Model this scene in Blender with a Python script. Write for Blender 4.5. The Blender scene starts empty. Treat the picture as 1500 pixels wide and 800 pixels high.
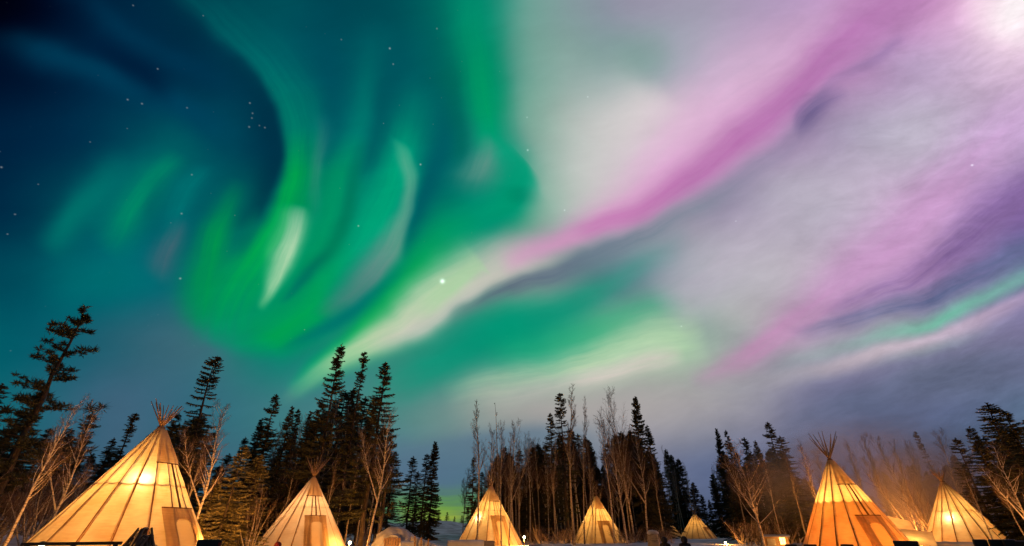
import bpy, bmesh, math, random
from mathutils import Vector, Matrix, Quaternion, noise
R = math.radians
sc = bpy.context.scene
C = sc.collection

# ------------------------------------------------------------------ camera
PITCH = R(28.7)          # looking up at the aurora
EYE = 1.6
F_PX = 685.0             # focal length in units of a 1500-wide frame (16.4 mm on 36 mm)
cd = bpy.data.cameras.new('camera')
cam = bpy.data.objects.new('camera', cd)
C.objects.link(cam)
cd.sensor_width = 36.0
cd.lens = F_PX / 1500.0 * 36.0
cd.clip_end = 20000.0
cam.location = (0, 0, EYE)
cam.rotation_euler = (math.pi / 2 + PITCH, 0, 0)
sc.camera = cam
sc.view_settings.view_transform = 'Standard'
sc.view_settings.look = 'None'
sc.view_settings.exposure = 0.0
sc.view_settings.gamma = 1.0

# ------------------------------------------------------------------ sky
def node_kit(nt):
    N = nt.nodes; L = nt.links
    def put(sock, v):
        if isinstance(v, bpy.types.NodeSocket): L.new(v, sock)
        else: sock.default_value = v
    def m(op, a, b=None, c=None, clamp=False):
        n = N.new('ShaderNodeMath'); n.operation = op; n.use_clamp = clamp
        put(n.inputs[0], a)
        if b is not None: put(n.inputs[1], b)
        if c is not None: put(n.inputs[2], c)
        return n.outputs[0]
    def dot(vec, d):
        n = N.new('ShaderNodeVectorMath'); n.operation = 'DOT_PRODUCT'
        L.new(vec, n.inputs[0]); n.inputs[1].default_value = d
        return n.outputs['Value']
    def xyz(a, b, c=0.0):
        n = N.new('ShaderNodeCombineXYZ')
        put(n.inputs[0], a); put(n.inputs[1], b); put(n.inputs[2], c)
        return n.outputs[0]
    def mix(f, a, b):
        n = N.new('ShaderNodeMix'); n.data_type = 'RGBA'
        put(n.inputs[0], f)
        for s, v in ((n.inputs[6], a), (n.inputs[7], b)):
            if isinstance(v, bpy.types.NodeSocket): L.new(v, s)
            else: s.default_value = (*v, 1)
        return n.outputs[2]
    def rgb(c): return tuple(x / 255.0 for x in c)
    def ramp(fac, stops, interp='EASE'):
        n = N.new('ShaderNodeValToRGB'); r = n.color_ramp; r.interpolation = interp
        L.new(fac, n.inputs[0])
        while len(r.elements) < len(stops): r.elements.new(0.5)
        for e, (p, c) in zip(r.elements, stops): e.position = p
        for e, (p, c) in zip(r.elements, stops): e.color = (*rgb(c), 1)
        return n.outputs[0]
    def noise_tex(vec, scale, detail=3, rough=0.55, dist=0.0):
        n = N.new('ShaderNodeTexNoise'); n.noise_dimensions = '2D'
        L.new(vec, n.inputs['Vector']); n.inputs['Scale'].default_value = scale
        n.inputs['Detail'].default_value = detail; n.inputs['Roughness'].default_value = rough
        n.inputs['Distortion'].default_value = dist
        return n
    def vscale(v, k):
        n = N.new('ShaderNodeVectorMath'); n.operation = 'SCALE'
        L.new(v, n.inputs[0]); put(n.inputs['Scale'], k)
        return n.outputs[0]
    return put, m, dot, xyz, mix, rgb, ramp, noise_tex, vscale

# Star chart of the aurora: a flat (gnomonic) chart of the sky about the compass
# heading +Y at 28.7 degrees elevation, x 0..1.5 to the right, y 0..0.8 downwards.
def build_sky():
    w = bpy.data.worlds.new('World'); sc.world = w; w.use_nodes = True
    nt = w.node_tree; N = nt.nodes; L = nt.links
    N.clear()
    out = N.new('ShaderNodeOutputWorld')
    put, m, dot, xyz, mix, rgb, ramp, noise_tex, vscale = node_kit(nt)
    tc = N.new('ShaderNodeTexCoord'); D = tc.outputs['Generated']
    fwd = (0, math.cos(PITCH), math.sin(PITCH)); upv = (0, -math.sin(PITCH), math.cos(PITCH))
    df = dot(D, fwd)
    dfc = m('MAXIMUM', df, 0.22)
    X0 = m('MULTIPLY_ADD', m('DIVIDE', dot(D, (1, 0, 0)), dfc), 0.685, 0.75)
    Y0 = m('MULTIPLY_ADD', m('DIVIDE', dot(D, upv), dfc), -0.685, 0.40)
    P0 = xyz(X0, Y0)
    # slow drift of the curtains
    wn = noise_tex(P0, 5.0, 3, 0.5)
    sep = N.new('ShaderNodeSeparateColor'); L.new(wn.outputs['Color'], sep.inputs[0])
    X = m('ADD', X0, m('MULTIPLY', m('SUBTRACT', sep.outputs[0], 0.5), 0.035))
    Y = m('ADD', Y0, m('MULTIPLY', m('SUBTRACT', sep.outputs[1], 0.5), 0.035))
    # ---- base colours of the sky
    xs = [0, 150, 300, 400, 500, 600, 700, 780, 900, 1050, 1200, 1350, 1500]
    rows = [
     (-160, [(6,10,24),(0,30,52),(0,40,60),(0,60,75),(0,70,85),(0,85,90),(10,130,110),(90,140,140),(130,135,155),(160,145,175),(175,140,185),(190,140,190),(220,190,215)]),
     (0,   [(6,8,24),(0,36,60),(0,54,72),(0,78,88),(0,72,84),(0,86,90),(8,120,105),(105,150,145),(143,146,163),(163,155,178),(178,145,187),(195,145,190),(245,215,230)]),
     (100, [(0,22,44),(0,40,66),(0,50,72),(0,72,88),(0,80,92),(0,88,94),(10,110,100),(115,155,148),(128,155,155),(172,165,186),(180,140,182),(185,160,195),(225,190,218)]),
     (200, [(0,38,64),(0,54,78),(0,72,88),(0,66,84),(0,98,104),(0,96,98),(40,120,112),(125,160,148),(170,178,176),(205,175,200),(158,140,172),(182,178,195),(190,165,205)]),
     (300, [(0,46,70),(0,84,94),(0,88,96),(0,96,92),(0,112,100),(0,104,102),(0,115,102),(90,160,135),(185,180,182),(150,140,165),(172,168,184),(200,168,206),(125,98,155)]),
     (400, [(0,72,88),(0,100,108),(20,98,108),(0,128,98),(0,130,100),(20,130,110),(90,160,130),(140,165,150),(108,125,140),(165,172,175),(188,172,190),(178,140,185),(105,105,150)]),
     (500, [(6,90,102),(38,94,110),(60,108,118),(20,126,112),(40,128,120),(50,136,118),(30,138,116),(20,150,118),(110,178,142),(165,178,165),(165,150,172),(140,150,160),(135,128,165)]),
     (600, [(24,100,112),(62,98,120),(55,106,122),(62,118,124),(72,126,128),(90,135,132),(128,145,142),(150,150,148),(165,160,160),(145,143,155),(118,118,145),(95,100,132),(92,112,140)]),
     (700, [(42,92,108),(62,94,116),(62,100,118),(66,104,120),(80,112,132),(84,110,134),(80,112,130),(100,118,134),(110,116,138),(92,104,136),(88,96,126),(84,90,118),(80,95,122)]),
     (800, [(20,50,60),(30,60,70),(40,66,74),(40,70,76),(50,80,80),(60,90,70),(60,90,70),(60,80,90),(66,76,96),(60,72,96),(56,62,84),(54,58,76),(50,58,76)]),
    ]
    def new_layer(name):
        g = bpy.data.node_groups.new(name, 'ShaderNodeTree')
        for nm, ty in (('Below', 'NodeSocketColor'), ('X', 'NodeSocketFloat'), ('Y', 'NodeSocketFloat')):
            g.interface.new_socket(nm, in_out='INPUT', socket_type=ty)
        g.interface.new_socket('Color', in_out='OUTPUT', socket_type='NodeSocketColor')
        return g, g.nodes.new('NodeGroupInput'), g.nodes.new('NodeGroupOutput')
    def red(g, c):
        return c
    def use(g, below):
        n = N.new('ShaderNodeGroup'); n.node_tree = g
        if below is not None: L.new(below, n.inputs[0])
        L.new(X, n.inputs[1]); L.new(Y, n.inputs[2])
        return n.outputs[0]
    col = None
    def row(i, ry, cs, first):
        g, gi, go = new_layer('sky_row')  # first of a chain has nothing below
        put, m, dot, xyz, mix, rgb, ramp, noise_tex, vscale = node_kit(g)
        xx = m('MULTIPLY_ADD', red(g, gi.outputs[0]), 1e-8, gi.outputs[1])
        rc = ramp(m('DIVIDE', xx, 1.5, clamp=True), [(x / 1500.0, c) for x, c in zip(xs, cs)], 'CARDINAL')
        if first:
            g.links.new(rc, go.inputs[0])
        else:
            n = g.nodes.new('ShaderNodeMapRange'); n.interpolation_type = 'SMOOTHSTEP'
            g.links.new(m('MULTIPLY_ADD', red(g, gi.outputs[0]), 1e-8, gi.outputs[2]), n.inputs[0]); n.inputs[1].default_value = rows[i - 1][0] / 1000.0; n.inputs[2].default_value = ry / 1000.0
            g.links.new(mix(n.outputs[0], gi.outputs[0], rc), go.inputs[0])
        return g
    def stroke(pts, cols, power=2.0, fray=0.0):
        """one curtain: pts = (x, y, width left, width right, strength) along it."""
        g, gi, go = new_layer('curtain'); N = g.nodes; L = g.links
        put, m, dot, xyz, mix, rgb, ramp, noise_tex, vscale = node_kit(g)
        col = gi.outputs[0]
        X = m('MULTIPLY_ADD', red(g, col), 1e-8, gi.outputs[1]); Y = gi.outputs[2]
        (xa, ya), (xb, yb) = pts[0][:2], pts[-1][:2]
        dx, dy = xb - xa, yb - ya; ln = math.hypot(dx, dy); dx /= ln; dy /= ln
        nx, ny = -dy, dx                     # first width: left of an upright curtain, above a lying one
        if (nx < 0 if abs(dy) > abs(dx) else ny < 0): nx, ny = -nx, -ny
        P = xyz(X, Y)
        s = m('MULTIPLY_ADD', dot(P, (dx, dy, 0)), 2000.0 / ln, -2.0 * (xa * dx + ya * dy) / ln - 1.0)  # -1..1
        t = m('SUBTRACT', dot(P, (nx, ny, 0)), (xa * nx + ya * ny) / 1000.0)
        sp = []
        for x, y, wl, wr, a in pts:
            sp.append((2 * ((x - xa) * dx + (y - ya) * dy) / ln - 1, ((x - xa) * nx + (y - ya) * ny) / 1000.0, wl / 1000.0, wr / 1000.0, a))
        vc = N.new('ShaderNodeVectorCurve'); mp = vc.mapping
        for ci in range(3):
            cu = mp.curves[ci]
            while len(cu.points) > 2: cu.points.remove(cu.points[1])
            for k in range(len(sp) - 2): cu.points.new(0, 0)
            vals = sorted((q[0], q[1 + ci]) for q in sp)
            for p, (a, b) in zip(cu.points, vals): p.location = (a, b); p.handle_type = 'AUTO_CLAMPED'
        mp.extend = 'HORIZONTAL'; mp.update()
        L.new(xyz(s, s, s), vc.inputs['Vector'])
        se = N.new('ShaderNodeSeparateXYZ'); L.new(vc.outputs[0], se.inputs[0])
        al = N.new('ShaderNodeFloatCurve'); mp = al.mapping; cu = mp.curves[0]
        for k in range(len(sp) - 2): cu.points.new(0, 0)
        for p, q in zip(cu.points, sorted(((q[0] + 1) / 2, q[4]) for q in sp)):
            p.location = q; p.handle_type = 'AUTO_CLAMPED'
        mp.extend = 'HORIZONTAL'; mp.update()
        sn = m('MULTIPLY_ADD', s, 0.5, 0.5, clamp=True)
        L.new(sn, al.inputs['Value'])
        q = m('SUBTRACT', t, se.outputs[0])
        neg = m('LESS_THAN', q, 0.0)
        wd = m('ADD', m('MULTIPLY', neg, m('SUBTRACT', se.outputs[1], se.outputs[2])), se.outputs[2])
        k = m('DIVIDE', q, wd)
        k = m('MULTIPLY', k, k)
        if power != 2.0: k = m('POWER', k, power / 2)
        gs = m('EXPONENT', m('MULTIPLY', k, -1.0))
        a = m('MULTIPLY', al.outputs[0], gs, clamp=True)
        if fray > 0:
            # streaks that run along the curtain
            nz = noise_tex(xyz(m('MULTIPLY', s, ln / 2000.0 * 3.2), m('MULTIPLY', q, 38.0)), 1.7, 4, 0.62)
            f = m('MULTIPLY_ADD', m('SUBTRACT', nz.outputs[0], 0.5), 3.6 * fray, 1.0)
            a = m('MULTIPLY', a, f, clamp=True)
        if isinstance(cols, tuple): cc = rgb(cols)
        else: cc = ramp(sn, cols, 'LINEAR')
        L.new(mix(a, col, cc), go.inputs[0])
        return g
    # The chart is cut into fields; a field holds only the curtains that cross it.
    import numpy as np
    XS = [.30, .45, .60, .75, .92, 1.12, 1.32]; YS = [.14, .27, .40, .53, .66]
    GX, GY = np.meshgrid(np.arange(-0.5, 2.0, .015), np.arange(-0.5, 1.3, .015))
    def reach(pts):
        p = np.array(pts, float) / np.array([1000, 1000, 1000, 1000, 1])
        d = p[-1, :2] - p[0, :2]; ln = np.hypot(*d); d /= ln; n = np.array([-d[1], d[0]])
        if (n[0] < 0 if abs(d[1]) > abs(d[0]) else n[1] < 0): n = -n
        sq = (p[:, :2] - p[0, :2]) @ d; o = (p[:, :2] - p[0, :2]) @ n
        s_ = (GX - p[0, 0]) * d[0] + (GY - p[0, 1]) * d[1]; t_ = (GX - p[0, 0]) * n[0] + (GY - p[0, 1]) * n[1]
        q = t_ - np.interp(s_, sq, o)
        w_ = np.where(q < 0, np.interp(s_, sq, p[:, 2]), np.interp(s_, sq, p[:, 3]))
        return np.interp(s_, sq, p[:, 4]) * np.exp(-(q / w_) ** 2) > 0.004
    layers = [(stroke(st[0], st[1], **(st[2] if len(st) > 2 else {})), reach(st[0])) for st in STROKES]
    row_first = [row(i, *r, True) for i, r in enumerate(rows)]
    row_next = [row(i, *r, False) if i else None for i, r in enumerate(rows)]
    def field(ix, iy):
        x0, x1 = ([-9] + XS)[ix], (XS + [9])[ix]; y0, y1 = ([-9] + YS)[iy], (YS + [9])[iy]
        inside = (GX >= x0 - .015) & (GX <= x1 + .015) & (GY >= y0 - .015) & (GY <= y1 + .015)
        i0 = max([i for i, r in enumerate(rows) if r[0] / 1000 <= y0] or [0])
        i1 = min([i for i, r in enumerate(rows) if r[0] / 1000 >= y1] or [len(rows) - 1])
        col = use(row_first[i0], None)
        col.node.inputs[0].default_value = (0.01 + 0.001 * (ix * 16 + iy), 0, 0, 1)   # keeps each field's chain its own
        for i in range(i0 + 1, i1 + 1): col = use(row_next[i], col)
        for g, r in layers:
            if (r & inside).any(): col = use(g, col)
        return col
    # thin cloud: wispy light and dark bands that drift with the two pink arcs
    ca, sa = math.cos(R(-17)), math.sin(R(-17))
    along = m('ADD', m('MULTIPLY', X, ca), m('MULTIPLY', Y, sa)); across = m('SUBTRACT', m('MULTIPLY', Y, ca), m('MULTIPLY', X, sa))
    cl = noise_tex(xyz(m('MULTIPLY', along, 0.5), across), 19.0, 6, 0.6, 0.25)
    cl2 = noise_tex(xyz(m('MULTIPLY', along, 0.3), across), 66.0, 4, 0.62, 0.3)
    cs = m('ADD', m('MULTIPLY', m('SUBTRACT', cl.outputs[0], 0.5), 0.46), m('MULTIPLY', m('SUBTRACT', cl2.outputs[0], 0.5), 0.27))
    mr = N.new('ShaderNodeMapRange'); mr.interpolation_type = 'SMOOTHSTEP'
    L.new(m('ADD', X, m('MULTIPLY', Y, 0.25)), mr.inputs[0]); mr.inputs[1].default_value = 1.0; mr.inputs[2].default_value = 1.62
    mr.inputs[3].default_value = 0.16; mr.inputs[4].default_value = 0.85
    k = m('MULTIPLY_ADD', m('MULTIPLY', cs, mr.outputs[0]), 0.75, 1.0)
    # behind the viewer the sky is plain dark blue-green night
    back = N.new('ShaderNodeMapRange'); back.interpolation_type = 'SMOOTHSTEP'
    L.new(df, back.inputs[0]); back.inputs[1].default_value = 0.1; back.inputs[2].default_value = 0.4
    def stars(ix, iy):
        x0, x1 = ([-9] + XS)[ix], (XS + [9])[ix]; y0, y1 = ([-9] + YS)[iy], (YS + [9])[iy]
        here = [q for q in STARS if x0 - .02 <= q[0] / 1000 <= x1 + .02 and y0 - .02 <= q[1] / 1000 <= y1 + .02]
        faint = x1 < .8 and y1 < .6
        if not here and not faint: return None
        g = bpy.data.node_groups.new('stars', 'ShaderNodeTree')
        g.interface.new_socket('Below', in_out='INPUT', socket_type='NodeSocketColor')
        g.interface.new_socket('Direction', in_out='INPUT', socket_type='NodeSocketVector')
        g.interface.new_socket('Color', in_out='OUTPUT', socket_type='NodeSocketColor')
        gi = g.nodes.new('NodeGroupInput'); go = g.nodes.new('NodeGroupOutput')
        m = node_kit(g)[1]
        star = m('MULTIPLY', gi.outputs[0], 1e-9)
        for x, y, r, b in here:
            d = Vector(((x - 750) / F_PX, 0, 0)) + Vector(fwd) + Vector(upv) * ((400 - y) / F_PX)
            d.normalize()
            ang = r / F_PX * (d.dot(Vector(fwd))) ** 1.5
            n = g.nodes.new('ShaderNodeVectorMath'); n.operation = 'SUBTRACT'; n.inputs[1].default_value = d
            q = g.nodes.new('ShaderNodeVectorMath'); q.operation = 'MULTIPLY_ADD'
            g.links.new(star, q.inputs[0]); q.inputs[1].default_value = (1e-9,) * 3
            g.links.new(gi.outputs[1], q.inputs[2]); g.links.new(q.outputs[0], n.inputs[0])
            l = g.nodes.new('ShaderNodeVectorMath'); l.operation = 'DOT_PRODUCT'
            g.links.new(n.outputs[0], l.inputs[0]); g.links.new(n.outputs[0], l.inputs[1])
            star = m('ADD', star, m('MULTIPLY', m('EXPONENT', m('MULTIPLY', l.outputs['Value'], -1 / (ang * ang))), b * .7))
        if faint:
            q = g.nodes.new('ShaderNodeVectorMath'); q.operation = 'MULTIPLY_ADD'
            g.links.new(star, q.inputs[0]); q.inputs[1].default_value = (1e-9,) * 3; g.links.new(gi.outputs[1], q.inputs[2])
            vo = g.nodes.new('ShaderNodeTexVoronoi'); vo.inputs['Scale'].default_value = 60.0
            g.links.new(q.outputs[0], vo.inputs['Vector'])
            few = m('GREATER_THAN', vo.outputs['Color'], 0.62)
            dim = m('MULTIPLY', m('MULTIPLY', few, m('POWER', vo.outputs['Color'], 8.0)), 0.35)
            star = m('MULTIPLY_ADD', dim, m('EXPONENT', m('MULTIPLY', m('POWER', vo.outputs['Distance'], 2.0), -400.0)), star)
        sv = g.nodes.new('ShaderNodeVectorMath'); sv.operation = 'SCALE'; sv.inputs[0].default_value = (0.85, 1.0, 1.0)
        g.links.new(star, sv.inputs['Scale'])
        ad = g.nodes.new('ShaderNodeVectorMath'); ad.operation = 'ADD'
        g.links.new(gi.outputs[0], ad.inputs[0]); g.links.new(sv.outputs[0], ad.inputs[1]); g.links.new(ad.outputs[0], go.inputs[0])
        return g
    def finish(ix, iy):
        gm = N.new('ShaderNodeGamma'); gm.inputs[1].default_value = 2.2
        L.new(mix(back.outputs[0], (0.02, 0.2, 0.25), vscale(field(ix, iy), k)), gm.inputs[0])
        g = stars(ix, iy); lin = gm.outputs[0]
        if g:
            n = N.new('ShaderNodeGroup'); n.node_tree = g
            L.new(lin, n.inputs[0]); L.new(D, n.inputs[1]); lin = n.outputs[0]
        bg = N.new('ShaderNodeBackground'); L.new(lin, bg.inputs[0])
        return bg.outputs[0]
    def split(items, cuts, coord):
        if len(items) == 1: return items[0]() if callable(items[0]) else items[0]
        h = len(items) // 2
        n = N.new('ShaderNodeMixShader')
        L.new(m('GREATER_THAN', coord, cuts[h - 1]), n.inputs[0])
        L.new(split(items[:h], cuts[:h - 1], coord), n.inputs[1]); L.new(split(items[h:], cuts[h:], coord), n.inputs[2])
        return n.outputs[0]
    aurora = split([(lambda ix=ix: split([(lambda iy=iy: finish(ix, iy)) for iy in range(len(YS) + 1)], YS, Y)) for ix in range(len(XS) + 1)], XS, X)
    # the night sky itself, sun well down
    st = N.new('ShaderNodeTexSky'); st.sky_type = 'NISHITA'; st.sun_disc = False
    st.sun_elevation = R(-6); st.sun_rotation = R(200)
    bg2 = N.new('ShaderNodeBackground'); L.new(st.outputs[0], bg2.inputs[0]); bg2.inputs[1].default_value = 0.05
    add = N.new('ShaderNodeAddShader'); L.new(aurora, add.inputs[0]); L.new(bg2.outputs[0], add.inputs[1])
    L.new(add.outputs[0], out.inputs['Surface'])
    w.cycles.sampling_method = 'MANUAL'; w.cycles.sample_map_resolution = 512

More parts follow.
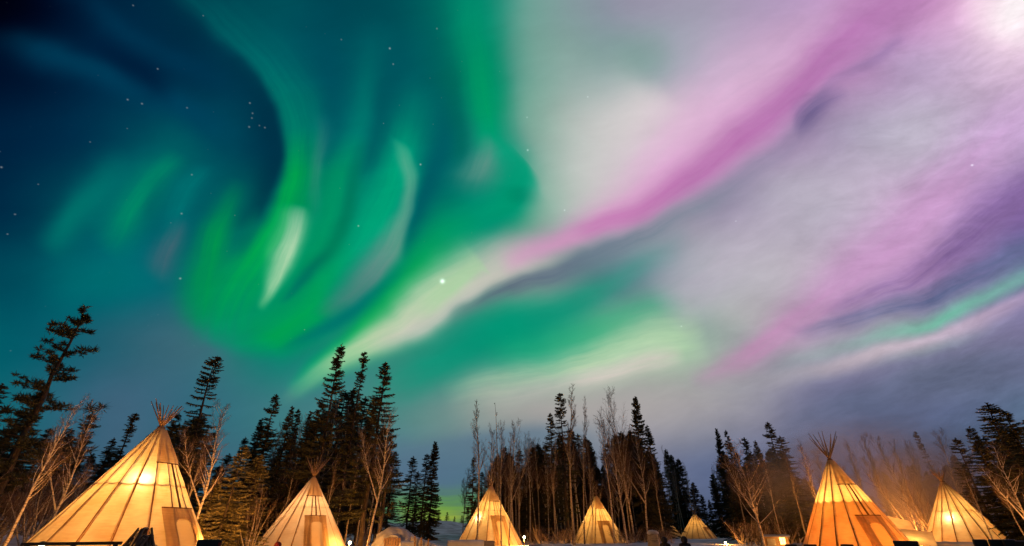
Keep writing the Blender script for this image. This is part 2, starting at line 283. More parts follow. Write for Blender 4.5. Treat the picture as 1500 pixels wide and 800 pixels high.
STROKES = [
 # --- left, navy streaks
 ([(-20,40,20,25,0),(60,70,22,28,.7),(160,110,18,28,.85),(260,150,20,30,.75),(360,200,30,30,.1)], (0,66,92)),
 ([(120,-10,20,25,.3),(180,50,18,22,.65),(240,80,16,22,.65),(330,120,25,30,.4),(380,150,25,30,0)], (0,56,82)),
 ([(90,70,14,16,0),(160,85,22,20,.5),(210,110,22,22,.6),(265,150,18,18,0)], (0,28,54)),
 ([(-40,-20,90,60,.9),(60,60,50,40,0)], (6,8,20)),
 # --- left teal curtains
 ([(300,190,40,40,0),(250,220,45,50,.6),(210,260,48,52,.75),(165,315,48,52,.65),(130,360,40,40,0)], (0,108,105)),
 ([(260,215,14,16,0),(225,250,18,22,.8),(195,300,22,26,.95),(172,348,24,26,.6),(150,385,20,20,0)], (0,134,102), dict(fray=.3)),
 ([(300,230,14,16,0),(270,275,20,22,.8),(258,330,18,20,.6),(250,390,16,18,0)], (0,112,112), dict(fray=.3)),
 ([(190,225,20,22,0),(140,275,22,26,.6),(95,325,24,28,.8),(55,375,22,26,0)], (0,118,108)),
 ([(240,235,16,14,0),(222,290,16,14,.4),(215,330,14,12,0)], (0,85,95)),
 ([(275,310,14,14,0),(262,345,18,16,.5),(245,385,24,20,.65),(230,420,26,22,0)], (85,100,115), dict(fray=.3)),
 ([(40,430,60,60,0),(150,415,30,30,.5),(300,420,30,30,0)], (0,112,112)),
 # --- teal/green big curtain
 ([(255,-30,26,60,.35),(330,45,24,70,.65),(390,110,20,62,.85),(425,180,16,56,.9),(432,250,14,50,1),(412,320,18,56,1),(370,390,40,60,.95),(335,450,50,70,.8),(315,510,30,60,0)],
   [(0,(0,90,95)),(.25,(0,108,106)),(.42,(0,122,104)),(.55,(0,157,80)),(.75,(0,161,80)),(1,(0,148,100))], dict(power=2.3, fray=.2)),
 ([(315,60,30,14,0),(370,115,36,12,.7),(400,170,36,10,.85),(408,220,34,10,.85),(395,290,28,10,.65),(365,340,22,10,0)], (0,50,70)),
 ([(352,255,16,16,0),(335,310,20,20,.5),(316,370,28,24,.8),(300,430,32,30,.7),(290,490,25,25,0)], (0,152,78), dict(fray=.2)),
 ([(385,300,8,8,0),(368,345,12,10,.6),(345,385,12,10,0)], (0,110,92)),
 ([(468,150,14,14,0),(480,195,16,16,.4),(474,240,14,12,.45),(470,300,12,10,.4),(462,340,10,10,0)], (90,138,132), dict(fray=.3)),
 # --- second and third curtain
 ([(560,20,25,25,0),(545,90,24,24,.55),(528,160,22,24,.8),(512,230,24,22,.9),(498,300,30,24,.9),(470,370,36,26,.8),(440,430,30,30,0)],
   [(0,(0,98,100)),(.4,(0,118,108)),(.55,(0,142,98)),(1,(0,152,96))], dict(fray=.12)),
 ([(618,110,30,34,0),(606,170,34,34,.6),(590,230,46,40,.95),(570,300,50,45,.95),(530,370,44,40,.95),(480,435,40,40,.9),(425,480,40,36,.9),(370,500,40,30,.6),(290,500,30,26,0)],
   [(0,(0,115,108)),(.25,(0,158,118)),(.5,(0,166,118)),(.68,(0,161,86)),(.85,(0,161,80)),(1,(0,150,110))], dict(fray=.12)),
 ([(540,190,8,8,0),(528,250,12,12,.5),(515,310,12,12,.7),(488,360,12,14,.75),(452,405,12,12,.9),(428,430,8,8,.7),(405,448,6,6,0)],
   [(0,(0,104,88)),(.6,(0,118,86)),(1,(0,108,100))]),
 ([(468,60,24,24,0),(483,125,20,20,.5),(490,190,14,18,.45),(486,250,10,12,0)], (0,76,92)),
 ([(575,40,24,24,0),(562,110,18,24,.55),(553,200,12,18,.6),(538,270,8,12,0)], (0,80,90)),
 ([(575,330,10,10,0),(545,370,14,14,.5),(505,420,16,16,.5),(470,460,14,14,0)], (0,132,110)),
 ([(450,298,12,8,0),(440,325,22,15,.85),(425,365,22,14,.95),(408,405,16,12,.95),(392,430,9,7,.8),(378,455,6,6,0)],
   [(0,(120,180,145)),(.4,(165,210,168)),(.8,(160,208,162)),(1,(90,180,120))], dict(power=2.0, fray=.24)),
 ([(585,195,14,12,0),(598,235,17,15,.75),(607,285,14,12,.75),(594,335,24,13,.85),(568,380,36,16,.9),(530,425,30,18,.8),(490,455,22,16,.5),(460,475,14,14,0)],
   [(0,(70,168,135)),(.25,(112,170,145)),(.5,(104,152,138)),(.7,(98,132,130)),(1,(78,118,122))], dict(power=2.6, fray=.15)),
 ([(650,120,22,20,.0),(646,200,20,22,.85),(630,270,15,20,.95),(612,330,11,14,.85),(590,385,9,10,0)], (0,90,98)),
 ([(595,395,8,8,0),(560,430,11,11,.7),(510,462,12,12,.7),(455,492,10,10,.6),(400,512,10,10,0)], (0,108,108)),
 # --- green column and hook around the grey triangle
 ([(690,-40,32,44,.75),(698,60,34,46,.85),(700,140,28,44,.95),(712,200,24,40,.9),(745,250,30,34,.6),(765,290,30,30,0)],
   [(0,(10,140,112)),(.4,(0,146,100)),(.6,(0,152,100)),(.8,(0,160,118)),(1,(0,150,112))], dict(fray=.12)),
 ([(655,80,16,12,0),(660,150,18,12,.4),(672,210,16,12,.4),(668,250,12,12,0)], (0,98,86)),
 ([(768,238,30,26,0),(776,268,46,26,.95),(752,300,46,34,1),(710,322,46,38,.95),(665,345,40,40,.95),(625,385,34,40,1),(590,428,24,44,1),(545,470,18,40,1),(500,510,16,30,.95),(455,545,16,20,.8),(420,575,12,14,0)],
   [(0,(0,150,112)),(.2,(0,146,110)),(.45,(0,152,82)),(.7,(0,165,80)),(.88,(0,156,100)),(1,(40,150,120))], dict(power=2.4, fray=.06)),
 ([(712,195,8,8,0),(712,225,18,18,.6),(705,250,30,28,.75),(695,275,36,36,.35),(690,300,30,30,0)], (98,146,134), dict(fray=.2)),
 ([(768,275,18,18,0),(768,290,22,24,.35),(765,310,18,18,0)], (0,110,85)),
 # --- grey green top and white glow
 ([(775,-30,40,50,.3),(768,90,30,50,.4),(775,170,24,50,.5),(800,215,20,60,.35),(830,260,20,60,0)], (122,172,152)),
 ([(820,140,40,40,.0),(825,140,40,40,.5),(830,140,40,40,0)], (110,152,145)),
 ([(880,90,40,40,0),(930,90,40,40,.5),(1000,80,40,40,0)], (122,160,150)),
 ([(790,345,50,30,0),(845,280,80,60,.45),(895,210,90,70,.75),(945,168,70,70,.9),(1010,160,50,50,.3),(1060,140,40,40,0)], (216,209,209)),
 # --- first pink arc : light upper side
 ([(1340,-60,60,40,.3),(1230,30,50,44,.6),(1140,110,62,48,.9),(1050,180,66,50,.95),(970,250,52,42,.95),(900,310,34,30,.8),(850,340,26,22,.4),(800,360,24,20,0)],
   [(0,(205,165,205)),(.4,(220,180,212)),(.7,(226,180,214)),(1,(220,180,205))], dict(fray=.15)),
 #     magenta lower side
 ([(1380,-50,60,40,.55),(1270,30,44,42,.75),(1190,105,36,36,.78),(1110,180,34,34,.8),(1020,250,30,27,.82),(940,303,26,20,.85),(880,332,22,17,.85),(820,358,20,16,.7),(760,378,20,14,.5),(710,395,18,12,0)],
   [(0,(188,130,185)),(.3,(176,108,170)),(.6,(182,106,170)),(.8,(198,125,180)),(1,(205,160,190))], dict(fray=.15)),
 #     pale green-white foot of the arc
 ([(880,345,30,10,0),(800,372,30,20,.35),(735,395,46,26,.8),(680,418,50,26,.95),(625,452,42,26,1),(570,488,30,24,1),(520,512,18,22,.95),(480,535,14,18,.75),(440,565,12,14,.4),(405,590,10,10,0)],
   [(0,(200,175,190)),(.25,(190,185,180)),(.45,(182,205,172)),(.6,(190,208,174)),(.8,(165,205,155)),(.9,(130,185,145)),(1,(90,150,130))], dict(power=2.6, fray=.1)),
 ([(840,380,12,12,0),(760,398,16,20,.5),(690,432,20,20,.75),(630,470,18,16,.8),(580,497,14,12,.55),(530,515,10,10,0)], (205,196,188), dict(fray=.15)),
 ([(720,400,22,8,0),(700,392,26,10,.5),(655,432,24,12,.6),(600,475,14,10,0)], (165,212,158), dict(fray=.25)),
 ([(868,345,10,10,0),(820,360,13,10,.6),(780,378,14,12,.6),(735,402,18,14,0)], (212,150,192)),
 #     dark underside
 ([(1330,40,10,10,0),(1280,85,8,10,.4),(1220,120,8,12,.25),(1190,165,14,20,.4),(1120,235,16,26,.5),(1040,285,16,26,.65),(960,325,14,24,.8),(890,362,12,20,.9),(820,398,12,20,.9),(750,425,12,18,.85),(690,452,10,14,.6),(640,480,10,12,0)],
   [(0,(135,105,160)),(.25,(128,116,152)),(.5,(124,134,150)),(.7,(106,122,138)),(.85,(92,104,122)),(1,(80,124,120))], dict(fray=.25)),
 ([(1160,205,8,8,0),(1180,170,20,22,.5),(1215,148,16,16,.4),(1245,135,10,10,0)], (92,82,128), dict(fray=.5)),
 # --- teal below it, pale green glow
 ([(1010,330,20,20,0),(950,380,26,24,.5),(880,425,26,26,.8),(800,465,26,34,.95),(720,495,30,40,.9),(640,525,26,36,.8),(570,560,26,34,.55),(520,590,20,30,0)],
   [(0,(100,150,150)),(.3,(40,145,122)),(.55,(8,146,114)),(.8,(20,145,118)),(1,(70,140,125))], dict(fray=.1)),
 ([(1010,440,20,20,0),(960,455,26,26,.45),(880,480,24,26,.55),(790,505,20,26,.45),(700,525,18,24,0)], (50,170,122), dict(fray=.2)),
 ([(1040,490,40,40,0),(970,508,36,42,.85),(890,525,28,36,.85),(800,545,24,30,.65),(720,562,22,30,.5),(640,575,22,26,0)], (176,210,170), dict(fray=.35)),
 ([(1010,520,14,16,0),(960,535,18,18,.75),(900,548,16,18,.85),(820,560,14,20,.5),(740,575,12,20,.3),(680,580,12,12,0)], (214,206,194), dict(fray=.4)),
 ([(1150,590,40,30,0),(1000,585,40,30,.5),(880,590,36,30,.55),(760,585,34,30,.4),(650,595,26,26,0)], (170,165,162), dict(fray=.2)),
 ([(920,640,26,40,0),(780,635,16,60,.6),(700,640,14,80,.6),(620,655,14,80,.5),(560,665,30,60,0)], (86,112,134)),
 # --- milky right side
 ([(1500,110,60,70,.3),(1380,180,60,70,.4),(1260,250,60,70,.5),(1130,330,56,70,.6),(1040,400,56,60,.6),(970,460,40,40,0)], (190,178,196), dict(fray=.12)),
 # --- second pink arc
 ([(1540,130,60,60,.4),(1430,235,56,50,.75),(1330,335,50,44,.85),(1250,410,40,40,.85),(1170,470,28,30,.85),(1110,510,20,22,.85),(1060,540,16,18,.7),(1010,566,14,14,0)],
   [(0,(196,160,205)),(.3,(198,152,198)),(.6,(196,148,194)),(.85,(188,138,176)),(1,(170,145,165))], dict(fray=.2)),
 ([(1540,260,30,40,.8),(1460,310,30,34,.8),(1400,360,26,30,.7),(1330,410,20,26,.6),(1260,440,14,18,.5),(1200,470,10,14,0)], (128,100,152), dict(fray=.6)),
 ([(1540,355,22,24,.8),(1450,395,18,20,.8),(1370,430,16,20,.8),(1290,455,12,16,.7),(1220,475,9,12,.5),(1150,495,8,8,0)], (98,104,142), dict(fray=.5)),
 # --- low green arc with a pink fringe
 ([(1560,390,20,12,.6),(1470,424,15,11,.62),(1390,457,13,10,.72),(1340,477,13,10,.66),(1270,499,14,12,.45),(1190,520,18,14,.35),(1110,540,16,16,0)],
   [(0,(135,200,175)),(.4,(100,192,155)),(.7,(130,188,165)),(1,(160,178,165))], dict(power=1.8, fray=.12)),
 ([(1560,412,10,18,.6),(1470,446,8,16,.75),(1390,478,8,14,.85),(1320,503,8,14,.85),(1240,528,10,14,.75),(1160,548,12,16,.5),(1080,565,14,16,0)],
   [(0,(176,150,188)),(.3,(190,168,190)),(.6,(200,182,192)),(1,(172,168,172))], dict(fray=.1)),
 ([(1560,455,10,40,.5),(1450,490,10,40,.6),(1340,525,8,34,.6),(1250,555,10,30,.5),(1150,575,14,26,0)], (118,112,146), dict(fray=.3)),
 ([(1560,520,30,50,.55),(1400,540,30,60,.75),(1250,590,30,60,.7),(1120,630,30,50,0)], (92,100,126), dict(fray=.2)),
 # --- glow in the far upper right
 ([(1400,-10,40,40,0),(1470,20,60,60,.85),(1520,0,80,80,1)], (252,226,238)),
 ([(1470,70,30,40,0),(1490,10,30,30,.9),(1510,-40,30,30,.9)], (255,246,248)),
 # --- yellow green light low on the horizon
 ([(500,742,22,26,0),(590,738,22,26,.7),(640,742,22,26,.85),(700,740,22,26,.65),(800,744,20,26,0)], (96,146,78), dict(fray=.8)),
 ([(570,756,10,12,0),(630,754,11,14,.7),(680,756,11,14,.55),(760,756,10,12,0)], (150,170,66), dict(fray=.7)),
]
STARS = [(648,412,3.0,1.1),(1424,242,1.6,.6),(773,220,1.2,.45),(827,308,1.0,.35),(571,71,1.2,.4),(576,94,1.0,.25),(616,241,1.1,.4),(525,331,1.0,.35),
 (231,101,1.1,.25),(195,8,1.1,.2),(187,146,1.2,.25),(208,152,1.2,.25),(366,151,1.1,.25),(370,166,1.1,.2),(369,173,1.1,.18),(365,186,1.2,.22),(388,187,1.1,.2),(380,184,1.0,.15),
 (274,158,1.1,.18),(281,256,1.1,.2),(132,208,1.0,.15),(2,245,1.4,.25),(56,270,1.0,.15),(22,314,1.2,.2),(11,343,1.1,.2),(266,313,1.2,.25),(264,408,1.3,.35),(772,172,1.0,.25),(861,142,1.0,.3),(640,42,1.0,.2),(500,58,1.0,.15),(1078,324,1.0,.25),(998,478,1.0,.3)]
build_sky()

# ------------------------------------------------------------------ helpers
TAU = 2 * math.pi
def ray(px, py):
    x = (px - 750) / F_PX; y = (400 - py) / F_PX
    return x, math.cos(PITCH) - y * math.sin(PITCH), math.sin(PITCH) + y * math.cos(PITCH)
def azim(px, py):
    x, y, z = ray(px, py); return math.atan2(x, y)
def tan_el(px, py):
    x, y, z = ray(px, py); return z / math.hypot(x, y)

MOUNDS = [  # azimuth deg, distance, height, half width across deg, half depth
    (-46, 52, 2.5, 9.0, 12), (-8.5, 140, 3.6, 7.0, 38), (52.0, 80, 3.0, 8.0, 14), (-64, 55, 3.0, 10, 20), (70, 60, 3.0, 12, 25)]
def ground(x, y):
    r = math.hypot(x, y); a = math.degrees(math.atan2(x, y))
    z = 0.0
    for ma, md, mh, mw, mdp in MOUNDS:
        da = (a - ma) / mw; dr = (r - md) / mdp
        q = da * da + dr * dr
        if q < 9: z += mh * math.exp(-q)
    if r > 150: z += min(14.0, (r - 150) * 0.012)
    k = min(1.0, r / 25.0)
    z += 0.16 * k * noise.noise(Vector((x * 0.13, y * 0.13, 0.3))) + 0.06 * k * noise.noise(Vector((x * 0.6, y * 0.6, 5.3)))
    return z
def place(px, dist, py=797.0):
    a = azim(px, py); x = dist * math.sin(a); y = dist * math.cos(a)
    return Vector((x, y, ground(x, y)))

class MB:
    """collects geometry for ONE mesh object"""
    def __init__(self): self.v = []; self.f = []; self.sm = []
    def quad_grid(self, rows, closed=False, smooth=True):
        b = len(self.v); n = len(rows[0])
        for r in rows: self.v.extend(r)
        for i in range(len(rows) - 1):
            for j in range(n if closed else n - 1):
                k = (j + 1) % n
                self.f.append((b + i * n + j, b + i * n + k, b + (i + 1) * n + k, b + (i + 1) * n + j)); self.sm.append(smooth)
    def tube(self, pts, rad, n=6, cap=True, smooth=True):
        b = len(self.v); m = len(pts); up = Vector((0, 0, 1)); side = None
        for i, p in enumerate(pts):
            t = (pts[min(i + 1, m - 1)] - pts[max(i - 1, 0)])
            if t.length < 1e-9: t = Vector((0, 0, 1))
            t.normalize()
            if side is None:
                side = t.cross(Vector((0.3, 1, 0.1)) if abs(t.z) > .8 else up); side.normalize()
            else:
                side = side - t * side.dot(t); side.normalize()
            o = t.cross(side); r = rad[i] if not isinstance(rad, float) else rad
            for k in range(n):
                a = TAU * k / n; self.v.append(p + side * (r * math.cos(a)) + o * (r * math.sin(a)))
        for i in range(m - 1):
            for k in range(n):
                l = (k + 1) % n
                self.f.append((b + i * n + k, b + i * n + l, b + (i + 1) * n + l, b + (i + 1) * n + k)); self.sm.append(smooth)
        if cap and n > 2:
            self.f.append(tuple(b + k for k in range(n))[::-1]); self.sm.append(False)
            self.f.append(tuple(b + (m - 1) * n + k for k in range(n))); self.sm.append(False)
    def face(self, *pts, smooth=False):
        b = len(self.v); self.v.extend(pts); self.f.append(tuple(range(b, b + len(pts)))); self.sm.append(smooth)
    def box(self, c, s, rot=None, bev=0.0):
        bm = bmesh.new(); bmesh.ops.create_cube(bm, size=1.0)
        for v in bm.verts: v.co = Vector((v.co.x * s[0], v.co.y * s[1], v.co.z * s[2]))
        if bev: bmesh.ops.bevel(bm, geom=bm.edges[:], offset=bev, segments=2, profile=0.6, affect='EDGES')
        M = Matrix.Translation(c) @ (rot.to_4x4() if rot is not None else Matrix.Identity(4))
        b = len(self.v); bm.verts.index_update()
        self.v.extend(M @ v.co for v in bm.verts)
        for f in bm.faces: self.f.append(tuple(b + v.index for v in f.verts)); self.sm.append(False)
        bm.free()
    def mesh(self, name, mat):
        me = bpy.data.meshes.new(name); me.from_pydata([tuple(v) for v in self.v], [], self.f)
        me.polygons.foreach_set('use_smooth', self.sm); me.materials.append(mat); me.update()
        return me
    def build(self, name, mat, parent=None):
        return link(name, self.mesh(name, mat), parent)
def outward(me):
    bm = bmesh.new(); bm.from_mesh(me); bmesh.ops.remove_doubles(bm, verts=bm.verts[:], dist=1e-4); bmesh.ops.recalc_face_normals(bm, faces=bm.faces[:]); bm.to_mesh(me); bm.free(); me.update()
def link(name, me, parent=None):
    o = bpy.data.objects.new(name, me); C.objects.link(o)
    if parent is not None: o.parent = parent
    return o
def tag(o, label, cat, group=None):
    o['label'] = label; o['category'] = cat
    if group: o['group'] = group
    return o
def thing(name, label, cat, loc=(0, 0, 0), rz=0.0, group=None):
    o = bpy.data.objects.new(name, None); C.objects.link(o); o.empty_display_size = 0.3
    o.location = loc; o.rotation_euler = (0, 0, rz)
    return tag(o, label, cat, group)
def kind(o, k): o['kind'] = k; return o

# ------------------------------------------------------------------ materials
def material(name, rgb, rough=0.8, var=0.0, scale=4.0, rgb2=None, bump=0.0, detail=4, stretch=(1, 1, 1), spec=0.3):
    m = bpy.data.materials.new(name); m.use_nodes = True; nt = m.node_tree; N = nt.nodes; L = nt.links
    p = N['Principled BSDF']; p.inputs['Roughness'].default_value = rough; p.inputs['Specular IOR Level'].default_value = spec
    p.inputs['Base Color'].default_value = (*rgb, 1)
    if var or rgb2 or bump:
        tc = N.new('ShaderNodeTexCoord'); mp = N.new('ShaderNodeMapping'); mp.inputs['Scale'].default_value = stretch
        L.new(tc.outputs['Object'], mp.inputs[0])
        nz = N.new('ShaderNodeTexNoise'); nz.inputs['Scale'].default_value = scale; nz.inputs['Detail'].default_value = detail
        L.new(mp.outputs[0], nz.inputs['Vector'])
        r = N.new('ShaderNodeValToRGB'); L.new(nz.outputs['Fac'], r.inputs[0])
        a = rgb; b = rgb2 or tuple(min(1, c * (1 + var)) for c in rgb)
        if not rgb2: a = tuple(c * (1 - var) for c in rgb)
        r.color_ramp.elements[0].position = .38; r.color_ramp.elements[1].position = .64
        r.color_ramp.elements[0].color = (*a, 1); r.color_ramp.elements[1].color = (*b, 1)
        L.new(r.outputs[0], p.inputs['Base Color'])
        if bump:
            bp = N.new('ShaderNodeBump'); bp.inputs['Strength'].default_value = bump; bp.inputs['Distance'].default_value = 0.1
            L.new(nz.outputs['Fac'], bp.inputs['Height']); L.new(bp.outputs[0], p.inputs['Normal'])
    return m
def canvas_material(name, rgb, rgb2, trans=0.72):
    m = bpy.data.materials.new(name); m.use_nodes = True; nt = m.node_tree; N = nt.nodes; L = nt.links
    N.remove(N['Principled BSDF']); out = N['Material Output']
    tc = N.new('ShaderNodeTexCoord'); nz = N.new('ShaderNodeTexNoise'); nz.inputs['Scale'].default_value = 0.9; nz.inputs['Detail'].default_value = 6
    L.new(tc.outputs['Object'], nz.inputs['Vector'])
    mp = N.new('ShaderNodeMapping'); mp.inputs['Scale'].default_value = (1.0, 1.0, 9.0); L.new(tc.outputs['Object'], mp.inputs[0])
    n2 = N.new('ShaderNodeTexNoise'); n2.inputs['Scale'].default_value = 2.2; n2.inputs['Detail'].default_value = 3; L.new(mp.outputs[0], n2.inputs['Vector'])
    ad = N.new('ShaderNodeMath'); ad.operation = 'MULTIPLY_ADD'; L.new(n2.outputs['Fac'], ad.inputs[0]); ad.inputs[1].default_value = .35
    sb = N.new('ShaderNodeMath'); sb.operation = 'SUBTRACT'; L.new(nz.outputs['Fac'], sb.inputs[0]); sb.inputs[1].default_value = .175; L.new(sb.outputs[0], ad.inputs[2])
    r = N.new('ShaderNodeValToRGB'); L.new(ad.outputs[0], r.inputs[0])
    r.color_ramp.elements[0].position = .33; r.color_ramp.elements[1].position = .7
    r.color_ramp.elements[0].color = (*rgb2, 1); r.color_ramp.elements[1].color = (*rgb, 1)
    t = N.new('ShaderNodeBsdfTranslucent'); d = N.new('ShaderNodeBsdfDiffuse'); mx = N.new('ShaderNodeMixShader'); mx.inputs[0].default_value = trans
    L.new(r.outputs[0], t.inputs[0]); L.new(r.outputs[0], d.inputs[0]); L.new(d.outputs[0], mx.inputs[1]); L.new(t.outputs[0], mx.inputs[2])
    bp = N.new('ShaderNodeBump'); bp.inputs['Strength'].default_value = 0.25; bp.inputs['Distance'].default_value = 0.05
    L.new(ad.outputs[0], bp.inputs['Height']); L.new(bp.outputs[0], t.inputs['Normal']); L.new(bp.outputs[0], d.inputs['Normal'])
    L.new(mx.outputs[0], out.inputs['Surface'])
    return m
def emit_material(name, rgb, k):
    m = bpy.data.materials.new(name); m.use_nodes = True; p = m.node_tree.nodes['Principled BSDF']
    p.inputs['Emission Color'].default_value = (*rgb, 1); p.inputs['Emission Strength'].default_value = k; p.inputs['Base Color'].default_value = (*rgb, 1)
    return m
def snow_material():
    m = material('snow', (.30, .285, .275), rough=.85, rgb2=(.66, .66, .68), scale=.5, bump=.35, detail=9)
    return m
def birch_material(name, a, b):
    m = bpy.data.materials.new(name); m.use_nodes = True; nt = m.node_tree; N = nt.nodes; L = nt.links
    p = N['Principled BSDF']; p.inputs['Roughness'].default_value = .8; p.inputs['Specular IOR Level'].default_value = .2
    tc = N.new('ShaderNodeTexCoord'); mp = N.new('ShaderNodeMapping'); mp.inputs['Scale'].default_value = (1.2, 1.2, 6.5); L.new(tc.outputs['Object'], mp.inputs[0])
    nz = N.new('ShaderNodeTexNoise'); nz.inputs['Scale'].default_value = 1.6; nz.inputs['Detail'].default_value = 5; L.new(mp.outputs[0], nz.inputs['Vector'])
    r = N.new('ShaderNodeValToRGB'); L.new(nz.outputs['Fac'], r.inputs[0])
    e = r.color_ramp.elements; e[0].position = .36; e[1].position = .47; e[0].color = (*b, 1); e[1].color = (*a, 1)
    L.new(r.outputs[0], p.inputs['Base Color'])
    return m
SNOW = snow_material()
CANVAS = canvas_material('canvas', (.88, .74, .53), (.66, .48, .28))
CREAM = canvas_material('cream_canvas', (.90, .78, .62), (.72, .56, .40))
LINER = canvas_material('liner_canvas', (.70, .46, .22), (.56, .34, .15), .7)
FLAP = canvas_material('door_canvas', (.82, .62, .36), (.74, .54, .30), .68)
THICK = canvas_material('thick_canvas', (.60, .42, .23), (.44, .29, .14), .6)
STRAP = material('canvas_strap', (.16, .075, .03), .9, var=.2)
LINTEL_POLE_SHADOW = material('stitched_seam', (.20, .09, .03), .9, var=.25)  # dark brown for the door lintel and the painted pole shadow lines
SOD = material('dirty_snow', (.24, .235, .235), rough=.85, rgb2=(.42, .41, .41), scale=1.6, bump=.6, detail=9)
POLE = material('peeled_pole', (.30, .18, .09), .8, var=.35, scale=3, stretch=(4, 4, .5))
NEEDLE = material('spruce_needles', (.035, .036, .015), .8, rgb2=(.068, .064, .026), scale=1.4)
LIT_NEEDLE = material('lit_spruce_needles', (.10, .085, .032), .8, rgb2=(.19, .155, .06), scale=1.6)  # lighter, warmer copy of the needles, lamplight put into the colour
NEEDLE2 = material('pine_needles', (.030, .034, .014), .8, rgb2=(.06, .058, .026), scale=1.2)
BARK = material('spruce_bark', (.06, .043, .03), .9, var=.4, scale=3, stretch=(3, 3, .6))
BIRCH = birch_material('birch_bark', (.52, .44, .34), (.14, .10, .075))
ASPEN = birch_material('aspen_bark', (.34, .28, .20), (.12, .09, .065))
TWIG = material('birch_twigs', (.14, .09, .06), .85, var=.3)
WOOD = material('grey_boards', (.17, .14, .12), .85, rgb2=(.26, .22, .19), scale=3, stretch=(1, 8, 8), bump=.2)
BROWN = material('brown_timber', (.15, .085, .045), .8, rgb2=(.24, .14, .075), scale=4, stretch=(1, 1, 6))
BLACK = material('black_padding', (.012, .012, .014), .55, var=.3)
METAL = material('dark_metal', (.03, .03, .034), .45)
RED = material('red_cloth', (.20, .018, .014), .85, var=.3, scale=8)
BLUE = material('blue_cloth', (.015, .05, .11), .8, var=.3, scale=8)
DARKCLOTH = material('dark_parka', (.018, .018, .024), .85, var=.3, scale=8)
FUR = material('hood_fur', (.12, .10, .08), .95, rgb2=(.24, .20, .16), scale=30, bump=.6)
SKIN = material('skin', (.45, .27, .19), .6)
LOGEND = material('split_wood', (.42, .30, .17), .8, rgb2=(.56, .42, .26), scale=6)
def glow_material(name, rgb, k, clear):
    m = bpy.data.materials.new(name); m.use_nodes = True; nt = m.node_tree; N = nt.nodes; L = nt.links
    N.remove(N['Principled BSDF']); e = N.new('ShaderNodeEmission'); e.inputs[0].default_value = (*rgb, 1); e.inputs[1].default_value = k
    t = N.new('ShaderNodeBsdfTransparent'); mx = N.new('ShaderNodeMixShader'); mx.inputs[0].default_value = clear
    L.new(e.outputs[0], mx.inputs[1]); L.new(t.outputs[0], mx.inputs[2]); L.new(mx.outputs[0], N['Material Output'].inputs['Surface'])
    return m
GLOW = glow_material('lamp_glow', (1.0, .80, .46), 30.0, .7)
WINDOW = emit_material('lit_window', (1.0, .60, .22), 2.6)
EMBER = emit_material('ember_glow', (1.0, .30, .06), 2.2)
WARM = (1.0, .52, .12)

# ------------------------------------------------------------------ snow ground
def build_ground():
    rows = []; rs = [0.5, 4, 8]
    while rs[-1] < 4000: rs.append(rs[-1] + max(1.1, rs[-1] * 0.035) if rs[-1] < 260 else rs[-1] * 1.25)
    n = 220
    mb = MB()
    for r in rs:
        rows.append([Vector((r * math.sin(TAU * k / n), r * math.cos(TAU * k / n), ground(r * math.sin(TAU * k / n), r * math.cos(TAU * k / n)))) for k in range(n)])
    mb.quad_grid(rows, closed=True)
    b = len(mb.v); mb.v.append(Vector((0, 0, 0)))
    for k in range(n): mb.f.append((b, (k + 1) % n, k)); mb.sm.append(True)
    kind(mb.build('snow_ground', SNOW), 'structure')
build_ground()

